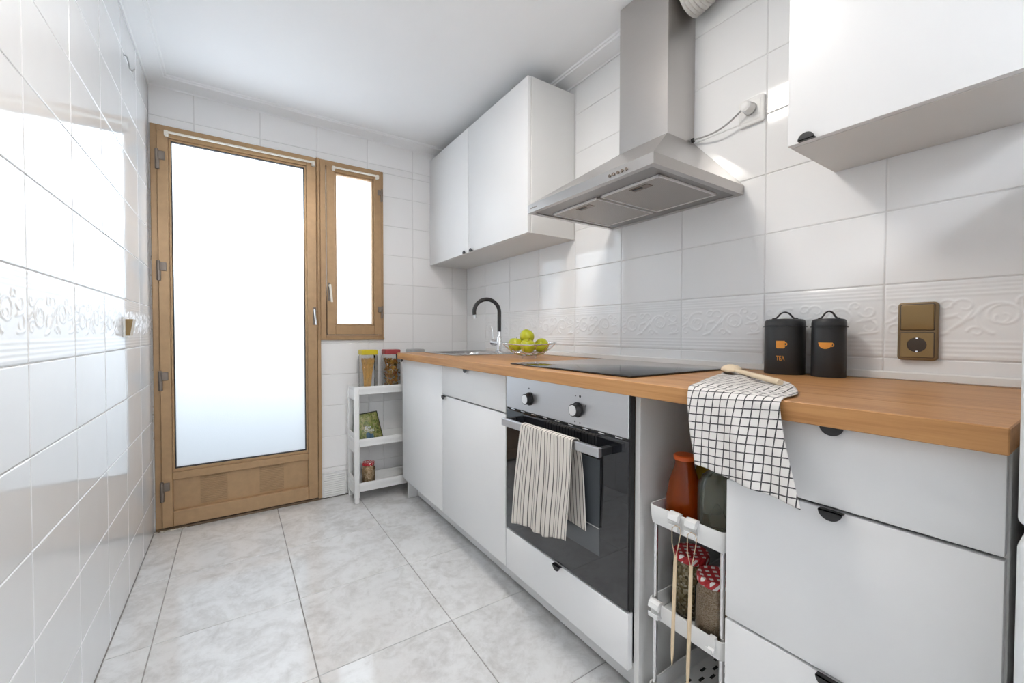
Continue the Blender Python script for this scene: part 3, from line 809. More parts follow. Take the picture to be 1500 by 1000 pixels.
for y0, y1 in ((-1.983, -1.743), (-1.727, -1.487)):
    f = MB(); f.box(1.722, 2.018, y0+.004, y1-.004, HZ0-.0015, HZ0+.003, .0005); f = f.build('filter', 'filter', t)
    mb = MB()
    for a in ((1.716, 1.722, y0, y1), (2.018, 2.024, y0, y1), (1.716, 2.024, y0, y0+.005), (1.716, 2.024, y1-.005, y1)): mb.box(a[0], a[1], a[2], a[3], HZ0-.004, HZ0+.003, .0008)
    mb.build('filter_frame', 'trimmetal', f)
    yc = (y0+y1)/2 - .02
    mb = MB(); mb.box(1.742, 1.772, yc-.036, yc+.036, HZ0-.0030, HZ0-.001, .0005); lt = mb.build('latch', 'hinge', f)
    mb = MB(); mb.box(1.748, 1.758, yc-.008, yc+.030, HZ0-.0042, HZ0-.0028, .0004); mb.build('latch_grip', 'black', f)
for k in range(5):
    y = -1.870 - .0165*k
    mb = MB(); mb.cyl((HX0+.001, y, 1.5125), (HX0-.0035, y, 1.5125), .0048, seg=14); mb.build('button', 'hinge', t)
mb = MB()   # small maker's mark
for k, (yy, hh) in enumerate(((-1.458, .004), (-1.464, .003), (-1.470, .006), (-1.476, .004), (-1.482, .005), (-1.488, .003), (-1.494, .005))):
    mb.box(HX0-.0004, HX0+.001, yy-.0024, yy+.0024, 1.512, 1.512+hh)
mb.build('maker_mark', 'hinge', can, smooth=0)
mb = MB(); mb.cyl((2.083, -1.850, 1.744), (2.083, -1.858, 1.744), .008, seg=12); mb.build('cable_gland', 'black', t)

# duct, plug, sockets
t = thing('exhaust_duct', 'corrugated white exhaust duct bent out of the hood chimney', 'duct', (2.03, -1.86, 2.235))
pts = []; rad = []
nR = 150
for k in range(nR):
    q = k/(nR-1)
    y = -1.864 - .345*q; z = 2.228 + .05*q + .10*q*q
    pts.append((2.030, y, z)); rad.append(.066*(1+.045*math.sin(k*2*math.pi/5)))
mb = MB(); mb.tube(pts, .066, 28, radii=rad, sq=(1.0, .98)); dd = mb.build('hose', 'duct', t, smooth=60)
mb = MB(); mb.poly([(1.972, -1.905, 2.205), (1.958, -1.955, 2.235), (1.962, -1.968, 2.26), (1.964, -1.912, 2.245)], [(0, 1, 2, 3)])
mb.prism([(1.960, -1.885, 2.225), (1.960, -1.945, 2.232), (1.963, -1.95, 2.262), (1.963, -1.888, 2.255)], (.003, 0, 0)); mb.build('tape_patch', 'tape', t, smooth=0)

def plate(parent, name, yc, zc, hw, hh, d0, d1, r, mat, ins=.003):
    """rounded plate on the right wall, proud from d0 to d1"""
    mb = MB()
    def lp(w_, h_, r_, d):
        out = []
        for qy, qz, a0 in ((1, 1, 0), (-1, 1, 90), (-1, -1, 180), (1, -1, 270)):
            for k in range(6):
                a = math.radians(a0+90*k/5); out.append((XR-d, yc+qy*(w_-r_)+r_*math.cos(a), zc+qz*(h_-r_)+r_*math.sin(a)))
        return out
    loft(mb, [lp(hw, hh, r, d0), lp(hw, hh, r, d1-ins*.6), lp(hw-ins*.4, hh-ins*.4, r, d1-ins*.2), lp(hw-ins, hh-ins, max(r-ins, .001), d1)], True, True)
    return mb.build(name, mat, parent, smooth=40)
t = thing('wall_socket', 'white wall socket with rounded frame beside the hood chimney', 'socket', (XR, -2.057, 1.767))
plate(t, 'frame', -2.057, 1.767, .041, .044, .0006, .012, .008, 'plastic', .004)
plate(t, 'insert', -2.057, 1.767, .031, .034, .008, .0135, .004, 'plastic', .002)
t = thing('power_plug', 'white round plug with thin cable running to the hood', 'plug', (XR-.014, -2.057, 1.772))
mb = MB(); mb.cyl((XR-.0142, -2.057, 1.772), (XR-.046, -2.055, 1.774), .0195, .0165, 24); mb.ico((XR-.046, -2.055, 1.774), .0163, 2, (.4, 1, 1)); pb = mb.build('plug_body', 'plastic', t)
mb = MB(); mb.cyl((XR-.0175, -2.057, 1.772), (XR-.0200, -2.057, 1.772), .0203, seg=24); mb.build('plug_ring', 'grey_plastic', pb)
P0, P1 = Vector((XR-.040, -2.040, 1.768)), Vector((2.083, -1.860, 1.744))
pts = []
for k in range(25):
    q = k/24; p = P0.lerp(P1, q); p.z -= .030*math.sin(math.pi*q)*(.9-.4*q); p.x -= .004*math.sin(math.pi*q); pts.append(p)
mb = MB(); mb.tube(pts, .0031, 8); mb.build('cable', 'grey_lid', t)

t = thing('switch_socket', 'bronze double plate with a rocker switch over a round socket', 'socket', (XR, -2.4735, 1.033))
plate(t, 'frame', -2.4735, 1.033, .0375, .0735, .0006, .0130, .009, 'brown_fr', .005)
for nm, zc, hh in (('rocker_surround', 1.0685, .0335), ('socket_surround', .9985, .0325)):
    plate(t, nm, -2.4735, zc, .0325, hh, .010, .0134, .003, 'brown_dk', .001)
plate(t, 'rocker', -2.4735, 1.0685, .0305, .0315, .010, .0160, .003, 'brown_sw', .002)
mb = MB()   # socket face with a round well
yc, zc = -2.4735, .9985
loopo, loopi, loopw = [], [], []
for k in range(32):
    a = 2*math.pi*k/32; ca, sa = math.cos(a), math.sin(a); mm = max(abs(ca)/.0305, abs(sa)/.0305)
    loopo.append((XR-.0148, yc+ca/mm, zc+sa/mm)); loopi.append((XR-.0148, yc+.0185*ca, zc+.0185*sa))
loft(mb, [[(XR-.010, y, z) for _, y, z in loopo], loopo, loopi, [(XR-.0105, y, z) for _, y, z in loopi]]); sf = mb.build('socket_face', 'brown_sw', t, smooth=30)
mb = MB(); mb.cyl((XR-.0102, yc, zc), (XR-.0108, yc, zc), .0190, seg=28); mb.build('socket_well', 'brown_dk', sf, smooth=0)
for dy in (-.0085, .0085):
    mb = MB(); mb.cyl((XR-.0106, yc+dy, zc), (XR-.0113, yc+dy, zc), .0030, seg=12); mb.build('pin_hole', 'black', sf, smooth=0)
for dz in (-.0165, .0165):
    mb = MB(); mb.box(XR-.0150, XR-.0106, yc-.0022, yc+.0022, zc+dz-.0022, zc+dz+.0022, .0005); mb.build('earth_clip', 'chrome', sf)

# left wall fittings
t = thing('wall_switch', 'small brown rocker switch on the glossy tiled wall near the door', 'switch', (XL, -.615, 1.045))
mb = MB(); mb.box(XL+.0006, XL+.008, -.660, -.575, 1.008, 1.086, .003); mb.build('frame', 'plastic', t)
mb = MB(); mb.prism([(XL+.008, -.645, 1.015), (XL+.020, -.645, 1.015), (XL+.030, -.645, 1.078), (XL+.008, -.645, 1.078)], (0, .055, 0)); mb.build('rocker', 'brown_sw', t, smooth=20)
t = thing('wall_hook', 'small metal hook screwed high into the glossy tiled wall', 'hook', (XL, -.555, 2.09))
mb = MB(); mb.cyl((XL+.0005, -.555, 2.118), (XL+.004, -.555, 2.118), .008, seg=14); mb.build('plate', 'chrome', t)
mb = MB(); mb.tube([(XL+.003, -.555, 2.118), (XL+.012, -.555, 2.112), (XL+.016, -.555, 2.09), (XL+.019, -.555, 2.068), (XL+.027, -.555, 2.060), (XL+.034, -.555, 2.072)], .0028, 8); mb.build('hook_wire', 'grey_plastic', t)

# ------------------------------------------------------------------ fridge (its edge shows past the worktop)
t = thing('fridge', 'pale grey two-door fridge standing past the worktop end', 'fridge', (1.74, -3.02, 0))
mb = MB(); mb.box(1.475, 2.09, -3.312, -2.7105, .03, 1.40, .004); mb.build('body', 'fridge', t)
for nm, z0, z1 in (('fridge_door', .806, 1.40), ('freezer_door', .05, .788)):
    mb = MB(); mb.box(1.405, 1.468, -3.312, -2.7075, z0, z1, .008, 4); dd = mb.build(nm, 'fridge', t)
    mb = MB(); mb.box(1.468, 1.475, -3.300, -2.722, z0+.01, z1-.01); mb.build('door_seal', 'dark_gap', dd)
    zz = (z0+.06) if z0 > .5 else (z1-.30)
    mb = MB(); mb.box(1.380, 1.404, -3.285, -3.268, zz, zz+.24, .006, 3); mb.build('door_handle', 'steel', dd)
for x in (1.52, 2.04):
    for y in (-3.27, -2.76):
        mb = MB(); mb.cyl((x, y, 0), (x, y, .03), .018, seg=14); mb.build('foot', 'black', t)

# ------------------------------------------------------------------ ceiling lamp above the frame, plus an added fill light
def lamp(x, y, s, mat, label):
    t = thing('ceiling_lamp', label, 'lamp', (x, y, H))
    mb = MB(); mb.box(x-s, x+s, y-s, y+s, H-.045, H-.0005, .006, 2); mb.build('housing', 'lamp_frame', t)
    mb = MB(); mb.box(x-s+.012, x+s-.012, y-s+.012, y+s-.012, H-.0475, H-.0452, .0008); mb.build('diffuser', mat, t)
lamp(1.11, -1.74, .17, 'lamp', 'square warm white ceiling lamp over the cooktop end of the kitchen')
lamp(1.00, -4.15, .34, 'fill_light', 'square neutral white fill light added over the fridge end of the kitchen')  # unseen, added behind the camera to fill the room with light

# ------------------------------------------------------------------ far shelf unit (between the sink cabinet and the door wall)
def tray(parent, name, x0, x1, y0, y1, zb, zt, mat, th=.003, lip=.004, flare=.0):
    """open tray: floor at zb, walls up to zt with a rolled lip"""
    mb = MB(); hx, hy, cx, cy = (x1-x0)/2, (y1-y0)/2, (x0+x1)/2, (y0+y1)/2; r = .014
    L_ = lambda i, z: rr(hx-i, hy-i, max(r-i, .002), z, cx, cy, 4)
    loft(mb, [L_(.004, zb), L_(flare*.5, zb+(zt-zb)*.45), L_(0, zb+(zt-zb)*.55), L_(-lip*.3, zt-.004), L_(0, zt), L_(th, zt), L_(th+.001, zt-.004), L_(th+.004, zb+.004)], True, True)
    return mb.build(name, mat, parent, smooth=40)
SHX0, SHX1, SHY0, SHY1 = 1.246, 1.755, -.208, -.022
t = thing('shelf_unit', 'white plastic three-tier shelf unit between the sink cabinet and door', 'shelf', (1.50, -.115, 0))
levels = ((.655, .703), (.338, .386), (.066, .122))
for zb, zt in levels:
    tray(t, 'shelf_tray', SHX0+.004, SHX1-.004, SHY0+.002, SHY1-.002, zb, zt, 'plastic', flare=.006)
for x0, x1 in ((SHX0, SHX0+.030), (SHX1-.030, SHX1)):
    for y0, y1 in ((SHY0-.001, SHY0+.022), (SHY1-.022, SHY1+.001)):
        mb = MB(); mb.box(x0, x1, y0, y1, .030, .700, .005, 2); mb.build('post', 'plastic', t)
        mb = MB(); xc, yc = (x0+x1)/2, (y0+y1)/2; mb.rlathe([(.002, 0), (0, .004), (0, .028), (.004, .040)], (xc, yc, 0), .0125, .0105, .005, 3); mb.build('foot', 'plastic', t)
    for za, zb in ((.386, .420), (.620, .700), (.300, .386), (.122, .150), (.045, .122)):
        mb = MB(); mb.box(x0+.004, x0+.012, SHY0+.020, SHY1-.020, za, zb, .002); mb.build('side_panel', 'plastic', t)

def square_jar(x, y, z, hw, h, lid, label, content, group=None):
    t = thing('storage_jar', label, 'jar', (x, y, z), group)
    mb = MB(); mb.rlathe([(.004, 0), (0, .004), (0, h-.040), (.004, h-.034), (.006, h-.022)], (x, y, z), hw, hw, .012); mb.build('glass', 'glass', t)
    ld = MB(); ld.rlathe([(.001, 0), (-.001, .002), (-.001, .026), (.003, .030)], (x, y, z+h-.030), hw, hw, .013); ld.build('lid', lid, t)
    content(t, x, y, z, hw, h)
    return t
def spaghetti(t, x, y, z, hw, h):
    mb = MB(); random.seed(5)
    for k in range(90):
        a, r = random.uniform(0, 6.28), math.sqrt(random.random())*.020; a2, r2 = a+random.uniform(.4, 1.2), math.sqrt(random.random())*.037
        p0 = (x-.006+r*math.cos(a), y+r*math.sin(a), z+.005); p1 = (x+max(-.037, min(.037, r2*math.cos(a2)*1.2)), y+max(-.037, min(.037, r2*math.sin(a2)*1.2)), z+h-.055+random.uniform(-.006, .006))
        mb.cyl(p0, p1, .0017, seg=5)
    o = mb.build('spaghetti', 'spaghetti', t); o['kind'] = 'stuff'
def fusilli(t, x, y, z, hw, h):
    mb = MB(); random.seed(9); i = 0
    for k in range(230):
        px_, py_, pz_ = (random.uniform(-1, 1)*(hw-.013), random.uniform(-1, 1)*(hw-.013), random.uniform(.012, h-.062))
        d_ = Vector((random.gauss(0, 1), random.gauss(0, 1), random.gauss(0, .7))).normalized(); pts = []
        for q in range(7):
            tt = (q/6-.5)*.018; e1 = d_.orthogonal().normalized(); e2 = d_.cross(e1)
            pts.append(Vector((x+px_, y+py_, z+pz_)) + d_*tt + (e1*math.cos(q*2.1)+e2*math.sin(q*2.1))*.003)
        mb.tube(pts, .0036, 5)
    o = mb.build('fusilli', 'fusilli', t); o['kind'] = 'stuff'
def nuts(t, x, y, z, hw, h):
    mb = MB(); mb.rlathe([(.003, .004), (0, .008), (0, h*.55), (.004, h*.57)], (x, y, z), hw-.004, hw-.004, .01); mb.build('filling', 'couscous', t)
zt = .660
square_jar(1.349, -.130, zt, .0485, .262, 'yellow_lid', 'tall glass jar of spaghetti with a yellow lid', spaghetti)
square_jar(1.492, -.130, zt, .0485, .262, 'red_lid', 'tall glass jar of mixed fusilli with a red lid', fusilli)
square_jar(1.655, -.130, zt, .0485, .262, 'grey_lid', 'tall glass jar with a grey lid behind the worktop corner', nuts)

def bag():
    t = thing('snack_bag', 'green printed bag of chips leaning on the middle shelf', 'bag', (1.365, -.10, .343))
    BLc, BRc, TLc, TRc = Vector((1.288, -.150, .345)), Vector((1.440, -.150, .345)), Vector((1.280, -.085, .515)), Vector((1.412, -.085, .528))
    nrm = (BRc-BLc).cross(TLc-BLc).normalized()
    def pt(u, v, s):
        p = BLc.lerp(BRc, u).lerp(TLc.lerp(TRc, u), v)
        bul = .017*(math.sin(math.pi*min(max(u, 0), 1))**.6)*(math.sin(math.pi*min(max(v, 0), 1))**.7)
        wr = .0016*math.sin(u*19+v*7)*math.sin(v*13)
        return p + nrm*(s*(bul+.0006)+wr*math.sin(math.pi*u))
    n = 16
    mb = MB()
    for s in (1, -1):
        mb.grid([[pt(i/n, j/n, s) for j in range(n+1)] for i in range(n+1)], [[(i/n, j/n) for j in range(n+1)] for i in range(n+1)])
    b = mb.build('pouch', 'bag', t, smooth=80)
    mb = MB()
    for (a0, a1, b0, b1) in ((0, 1, .965, 1.0), (.965, 1.0, 0, 1)):
        mb.grid([[pt(a0+(a1-a0)*i/8, b0+(b1-b0)*j/8, 1)+nrm*.0006 for j in range(9)] for i in range(9)])
    mb.build('black_edge', 'bag_black', b, smooth=80)
    for body, uc, vc, sz in (('Kale', .43, .50, .021), ('Chips', .46, .40, .027)):
        co, fs = text_mesh(body, sz, .95)
        mb = MB(); mb.poly([pt(uc+x/.14, vc+y/.175, 1)+nrm*(.0012+z) for x, y, z in co], fs); mb.build('lettering', 'bag_text', b, smooth=0)
    mb = MB(); mb.grid([[pt(.30+.30*i/6, .10+.20*j/6+.03*math.sin(i), 1)+nrm*.0006 for j in range(7)] for i in range(7)]); mb.build('blue_patch', 'bag_blue', b, smooth=80)
bag()

def gingham_jar(x, y, z, r, h, fill, label, fh=.9, group=None):
    t = thing('preserve_jar', label, 'jar', (x, y, z), group)
    mb = MB(); mb.lathe([(0, 0), (r*.93, 0), (r, .006), (r, h*.74), (r*.80, h*.86), (r*.80, h*.95)], (x, y, z)); mb.build('glass', 'glass', t)
    mb = MB(); mb.lathe([(0, .003), (r*.90, .003), (r-.003, .008), (r-.003, min(h*.74, h*fh)), (r*.80-.003 if fh > .8 else r-.004, h*fh), (0, h*fh)], (x, y, z)); mb.build('filling', fill, t, smooth=60)
    mb = MB(); R_ = r*.92
    mb.lathe([(R_*.98, h*.88), (R_, h*.885), (R_, h*.975), (R_*.95, h), (R_*.80, h*1.0), (R_*.78, h*.993), (0, h*.993)], (x, y, z), 36)
    mb.planar_uv(lambda c: (c.x*.7+c.y*.71+10, c.y*.7-c.x*.71+c.z*.9+10)); mb.build('lid', 'gingham', t)
    return t
gingham_jar(1.347, -.130, .071, .0405, .150, 'chickpea', 'small jar of chickpeas with red gingham lid on the lowest shelf')

# ------------------------------------------------------------------ narrow trolley under the worktop
TX0, TX1, TY0, TY1 = 1.532, 2.02, -2.297, -2.099
t = thing('trolley', 'narrow white three-tier trolley in the gap beside the oven', 'trolley', (1.77, -2.198, 0))
trays = []
for zb, ztp in ((.548, .594), (.308, .352), (.085, .130)):
    trays.append(tray(t, 'tray', TX0, TX1, TY0, TY1, zb, ztp, 'plastic'))
for x in (TX0+.014, TX1-.014):
    for y in (TY0+.012, TY1-.012):
        mb = MB(); mb.cyl((x, y, .045), (x, y, .585), .0055, seg=12); mb.build('post', 'chrome', t)
        ca = MB(); ca.box(x-.010, x+.010, y-.008, y+.008, .028, .050, .003); ca = ca.build('caster_fork', 'plastic', t)
        mb = MB(); mb.cyl((x, y-.007, .018), (x, y+.007, .018), .018, seg=18); mb.build('caster_wheel', 'grey_plastic', ca)
for i in range(12):
    for j in range(6):
        x = 1.60 + i*.034; y = TY0+.030 + j*.028 + (.012 if i % 2 else 0)
        if y > TY1-.02: continue
        mb = MB(); mb.box(x-.010, x+.010, y-.0035, y+.0035, .0885, .0898); mb.build('slot_shade', 'dark_gap', trays[2], smooth=0)  # dark strips on the tray floor stand in for shaded open slots
def clip(y, z, wd=.026, big=True):
    mb = MB(); x = TX0
    prof = [(x+.006, z+.004), (x-.004, z+.007), (x-.013, z+.002), (x-.016, z-.010), (x-.010, z-.016), (x-.0055, z-.010), (x-.0015, z-.004), (x-.0012, z-.030), (x-.012, z-.030), (x-.014, z-.022), (x-.0155, z-.022), (x-.0145, z-.034), (x+.0, z-.0345), (x+.0005, z-.002), (x+.006, z-.002)]
    if not big: prof = [(x+.006, z+.004), (x-.004, z+.004), (x-.004, z-.020), (x-.012, z-.024), (x-.015, z-.016), (x-.0165, z-.017), (x-.014, z-.028), (x-.002, z-.026), (x-.0015, z-.001), (x+.006, z-.001)]
    mb.prism([(a, y-wd/2, b) for a, b in prof], (0, wd, 0))
    return mb.build('hook_clip', 'plastic', t, smooth=30)
ZT1, ZT2 = .594, .352
clip(-2.178, ZT1); clip(-2.222, ZT1); clip(-2.125, ZT2, .028); clip(-2.272, ZT2, .014, False)

# skewers hung from the clips
for (y, ztop, zbot, yb, lab) in ((-2.190, .505, .238, -2.183, 'pale wooden skewer on a string loop, shorter of the trolley pair'), (-2.230, .500, .200, -2.224, 'pale wooden skewer on a string loop, longer of the trolley pair')):
    s = thing('wooden_skewer', lab, 'skewer', (TX0-.014, y, zbot))
    x = TX0-.0185
    mb = MB(); n = 12
    mb.tube([(x, y+(yb-y)*k/n, ztop+(zbot-ztop)*k/n) for k in range(n+1)], .0040, 12, radii=[.0036]+[.0042]*(n-3)+[.0040, .0030, .0008]); mb.build('stick', 'birch', s)
    mb = MB(); x2 = TX0-.0165
    zc = ZT1-.024
    mb.tube([(x, y, ztop-.008), (x-.001, y+.009, ztop+.028), (x2+.001, y+.012, zc-.004), (x2+.003, y+.004, zc+.004), (x2+.003, y-.006, zc+.003), (x2, y-.012, zc-.006), (x-.0005, y-.006, ztop+.020), (x-.0012, y, ztop-.006)], .0011, 6); mb.build('string_loop', 'string', s)

# bottles and jars on the trolley
def bottle(x, y, z, prof, glassm, capm, capz, capr, label, sx=1, sy=1):
    t = thing('bottle', label, 'bottle', (x, y, z))
    mb = MB(); mb.lathe(prof, (x, y, z), 36, sx, sy); mb.build('glass', glassm, t)
    if capm:
        mb = MB(); mb.lathe([(0, capz), (capr, capz), (capr*1.06, capz+.002), (capr*1.06, capz+.010), (capr*.96, capz+.0125), (0, capz+.013)], (x, y, z)); mb.build('cap', capm, t)
    return t
ZB = .5525
milk = [(0, .001), (.038, .001), (.0435, .006), (.0445, .02), (.043, .06), (.036, .100), (.026, .130), (.0225, .148), (.0235, .156), (0, .156)]
bottle(1.605, -2.150, ZB, milk, 'glass_orange', 'orange_cap', .155, .0245, 'orange glass bottle with orange cap on the trolley top')
bottle(1.712, -2.150, ZB, [(r*.9, q*1.05) for r, q in milk], 'glass_yellow', 'yellow_cap', .163, .0225, 'yellow glass bottle with yellow cap behind the orange one')
tt = bottle(1.600, -2.2435, ZB, [(0, .001), (.043, .001), (.0465, .006), (.047, .09), (.046, .118), (.036, .138), (.022, .150), (.020, .165), (.0215, .172), (0, .172)], 'glass_green', None, 0, 0, 'smoky grey-green glass flask embossed with a drop shape on the trolley', .95, 1)
mb = MB(); pts = []
for k in range(40):    # embossed drop outline
    a = 2*math.pi*k/40; rr_ = .019*(1-.0*math.cos(a)); v_ = math.cos(a)
    hz = .055 + (.030*v_ if v_ < .2 else .030*.2+.028*(v_-.2)/.8); wd_ = .019*math.sin(a)*(1-.55*max(v_, 0))
    ang = math.radians(206) + wd_/.047
    pts.append((1.600+.95*.0475*math.cos(ang), -2.2435+.0475*math.sin(ang), ZB+hz))
mb.tube(pts, .0008, 6, closed=True); mb.build('embossed_drop', 'glass_green_dark', tt)
ZJr = .3125
gingham_jar(1.632, -2.1545, ZJr, .0465, .155, 'herb', 'glass jar of dark seeds with red gingham lid on the trolley', .90)
gingham_jar(1.590, -2.2435, ZJr, .0440, .150, 'couscous', 'glass jar of pale grain with red gingham lid on the trolley', .90)

# ------------------------------------------------------------------ on the worktop
def canister(x, y, r, h, a0, label):
    t = thing('canister', label, 'canister', (x, y, WT))
    z = WT+.0005
    mb = MB(); mb.lathe([(0, 0), (r*.985, 0), (r, .002), (r, h-.022), (r*.99, h-.020), (0, h-.020)], (x, y, z), 48); b = mb.build('body', 'blackmetal', t)
    mb = MB(); mb.lathe([(r*1.0, h-.0205), (r*1.085, h-.0205), (r*1.085, h-.0180), (r*1.005, h-.0175), (r*1.003, h-.008), (r*.965, h-.001), (r*.88, h+.0025), (r*.80, h+.002), (r*.78, h+.0035), (0, h+.0055)], (x, y, z), 48); ld = mb.build('lid', 'blackmetal', t)
    ux_, uy_ = -math.sin(math.radians(a0+6)), math.cos(math.radians(a0+6)); pts = []
    hw = r*.62
    pr = [(-hw*1.0, .0065), (-hw*.70, .0075), (-hw*.55, .013), (-hw*.34, .0225), (0, .0275), (hw*.34, .0225), (hw*.55, .013), (hw*.70, .0075), (hw*1.0, .0065)]
    fine = []
    for i in range(len(pr)-1):
        for q in range(4):
            a, b2 = pr[i], pr[i+1]; fine.append((a[0]+(b2[0]-a[0])*q/4, a[1]+(b2[1]-a[1])*q/4))
    fine.append(pr[-1])
    for k in range(2): fine = [fine[0]] + [((fine[i-1][0]+2*fine[i][0]+fine[i+1][0])/4, (fine[i-1][1]+2*fine[i][1]+fine[i+1][1])/4) for i in range(1, len(fine)-1)] + [fine[-1]]
    mb = MB(); mb.tube([(x+ux_*s_, y+uy_*s_, z+h+v_-.002) for s_, v_ in fine], .0055, 10, sq=(1.5, .45)); mb.build('handle', 'blackmetal', ld)
    return t, b, z
def wrap(parent, x, y, z, r, a0, co, fs, name, mat):
    mb = MB(); out = []
    for u, v, d in co:
        an = math.radians(a0) + u/r; out.append((x+(r+.0004+d)*math.cos(an), y+(r+.0004+d)*math.sin(an), z+v))
    mb.poly(out, fs); return mb.build(name, mat, parent, smooth=0)
def strip_shape(top, bot, n):
    """polygon strip between two curves of (u, v)"""
    co = []; fs = []
    for k in range(n+1):
        a, b = top(k/n), bot(k/n); co += [(a[0], a[1], 0), (b[0], b[1], 0)]
    for k in range(n): fs.append((2*k, 2*k+1, 2*k+3, 2*k+2))
    return co, fs
def ring_shape(cx, cy, r0, r1, a0, a1, n=16):
    f = lambda rr_: (lambda q: (cx+rr_*math.cos(math.radians(a0+(a1-a0)*q)), cy+rr_*math.sin(math.radians(a0+(a1-a0)*q))))
    return strip_shape(f(r1), f(r0), n)
c1 = (2.0385, -2.193, .0525)
t, b, z = canister(*c1, .160, 203, 'black tea canister lettered TEA with an orange mug emblem')
a0 = 194
cor = lambda q: min(1, math.sin(math.pi*max(.001, min(.999, q)))*6)
wrap(b, c1[0], c1[1], z, c1[2], a0, *strip_shape(lambda q: (-.013+.022*q, .099), lambda q: (-.013+.022*q, .077+.003*(1-cor(q))), 12), 'mug_emblem', 'copper')
wrap(b, c1[0], c1[1], z, c1[2], a0, *ring_shape(.0085, .0895, .0035, .0065, -90, 90), 'mug_emblem', 'copper')
co, fs = text_mesh('TEA', .0195, .62)
wrap(b, c1[0], c1[1], z, c1[2], a0, [(u-.002, v+.0475, d) for u, v, d in co], fs, 'lettering', 'copper')
c2 = (2.0420, -2.3035, .0400)
t, b, z = canister(*c2, .158, 199, 'narrow black canister with an orange cup emblem and no lettering')
a0 = 188
wrap(b, c2[0], c2[1], z, c2[2], a0, *strip_shape(lambda q: (-.0165+.033*q, .096), lambda q: (-.0165+.033*q, .096-.0175*math.sqrt(max(0, 1-(2*q-1)**2))), 20), 'cup_emblem', 'copper')
wrap(b, c2[0], c2[1], z, c2[2], a0, *ring_shape(.0145, .0895, .0030, .0055, -100, 95), 'cup_emblem', 'copper')

# wire fruit bowl and apples
bc = Vector((1.845, -1.150, WT)); Ri, dv = Vector((.832, -.555, 0)), Vector((.59, .807, 0))
t = thing('fruit_bowl', 'shallow chrome wire fruit bowl holding green apples', 'bowl', bc)
def ringp(r, z, n=48, e=1.0): return [(bc.x+(Ri.x*e*math.cos(2*math.pi*k/n)+dv.x*math.sin(2*math.pi*k/n))*r, bc.y+(Ri.y*e*math.cos(2*math.pi*k/n)+dv.y*math.sin(2*math.pi*k/n))*r, bc.z+z+(.004*math.cos(4*math.pi*k/n) if z > .05 else 0)) for k in range(n)]
mb = MB(); mb.tube(ringp(.121, .070, e=1.10), .0030, 8, closed=True); mb.build('rim', 'chrome', t)
mb = MB(); mb.tube(ringp(.080, .0285), .0022, 8, closed=True); mb.build('middle_ring', 'chrome', t)
mb = MB(); mb.tube(ringp(.045, .0150), .0028, 8, closed=True); mb.build('base_ring', 'chrome', t)
for k in range(12):
    a = 2*math.pi*(k+.5)/12; pts = []
    for q in range(9):
        s_ = q/8; r_ = .004 + .117*s_; e = 1+.10*s_; zz = .0150 if s_ < .33 else .0150+.055*((s_-.33)/.67)**1.7 + .004*math.cos(2*a)*max(0, (s_-.6)/.4)
        pts.append((bc.x+(Ri.x*e*math.cos(a)+dv.x*math.sin(a))*r_, bc.y+(Ri.y*e*math.cos(a)+dv.y*math.sin(a))*r_, bc.z+zz))
    mb = MB(); mb.tube(pts, .0021, 6); mb.build('wire', 'chrome', t)
for k in range(4):
    a = math.pi/4+math.pi/2*k; p = (bc.x+(Ri.x*math.cos(a)+dv.x*math.sin(a))*.045, bc.y+(Ri.y*math.cos(a)+dv.y*math.sin(a))*.045)
    mb = MB(); mb.cyl((p[0], p[1], WT+.0005), (p[0], p[1], WT+.0150), .0042, seg=10); mb.build('foot', 'chrome', t)
ap = MB(); prof = []
for k in range(17):
    a = math.pi*k/16; r_ = .0362*math.sin(a)**.86; z_ = -.0335*math.cos(a)
    if k >= 13: z_ -= .0075*((k-12)/4)**2
    if k <= 2: z_ += .004*((3-k)/3)**2
    prof.append((r_ if 0 < k < 16 else 0, z_))
ap.lathe(prof, (0, 0, 0), 28); apm = ap.build('apple', 'apple', off=(0, 0, 0), smooth=70)
stm = MB(); stm.tube([(0, 0, .019), (.001, 0, .028), (.004, .001, .037)], .0013, 6); stm = stm.build('stem', 'apple_stem', apm)
sp = [(Ri*(-.066)+dv*.006, .0655, (0, .15, 0), 'green apple at the faucet end of the wire bowl'), (Ri*(-.006)+dv*(-.052), .0600, (.2, -.25, 1), 'green apple at the front of the wire bowl'),
      (Ri*(.060)+dv*(.012), .0605, (-.75, .55, 2), 'green apple tilted with its stem hollow showing in the bowl'), (Ri*(-.010)+dv*(.016), .1050, (.35, .55, .4), 'green apple perched on top of the others in the bowl')]
for k, (o_, z_, rot, lab) in enumerate(sp):
    a = apm if k == 0 else copy_tree(apm)
    a.location = bc + o_ + Vector((0, 0, z_)); a.rotation_euler = rot
    tag(a, lab, 'apple', 'green apples in the wire bowl')

# ------------------------------------------------------------------ checked towel over the worktop edge, with a wooden spoon
def catmull(P, t_):
    n = len(P)-1; f = t_*n; i = min(int(f), n-1); u = f-i
    p0, p1, p2, p3 = P[max(i-1, 0)], P[i], P[i+1], P[min(i+2, n)]
    return .5*((2*p1) + (-p0+p2)*u + (2*p0-5*p1+4*p2-p3)*u*u + (-p0+3*p1-3*p2+p3)*u*u*u)
V3 = lambda *a: Vector(a)
LE = [V3(1.965, -2.085, .909), V3(1.80, -2.130, .911), V3(1.62, -2.190, .911), V3(1.500, -2.236, .9115), V3(1.4765, -2.243, .9085), V3(1.469, -2.248, .878), V3(1.468, -2.258, .82), V3(1.466, -2.272, .752)]
RE = [V3(1.935, -2.135, .909), V3(1.84, -2.240, .911), V3(1.72, -2.335, .911), V3(1.575, -2.415, .9105), V3(1.4765, -2.428, .9075), V3(1.469, -2.432, .870), V3(1.467, -2.446, .81), V3(1.462, -2.469, .727)]
NI, NJ = 44, 90
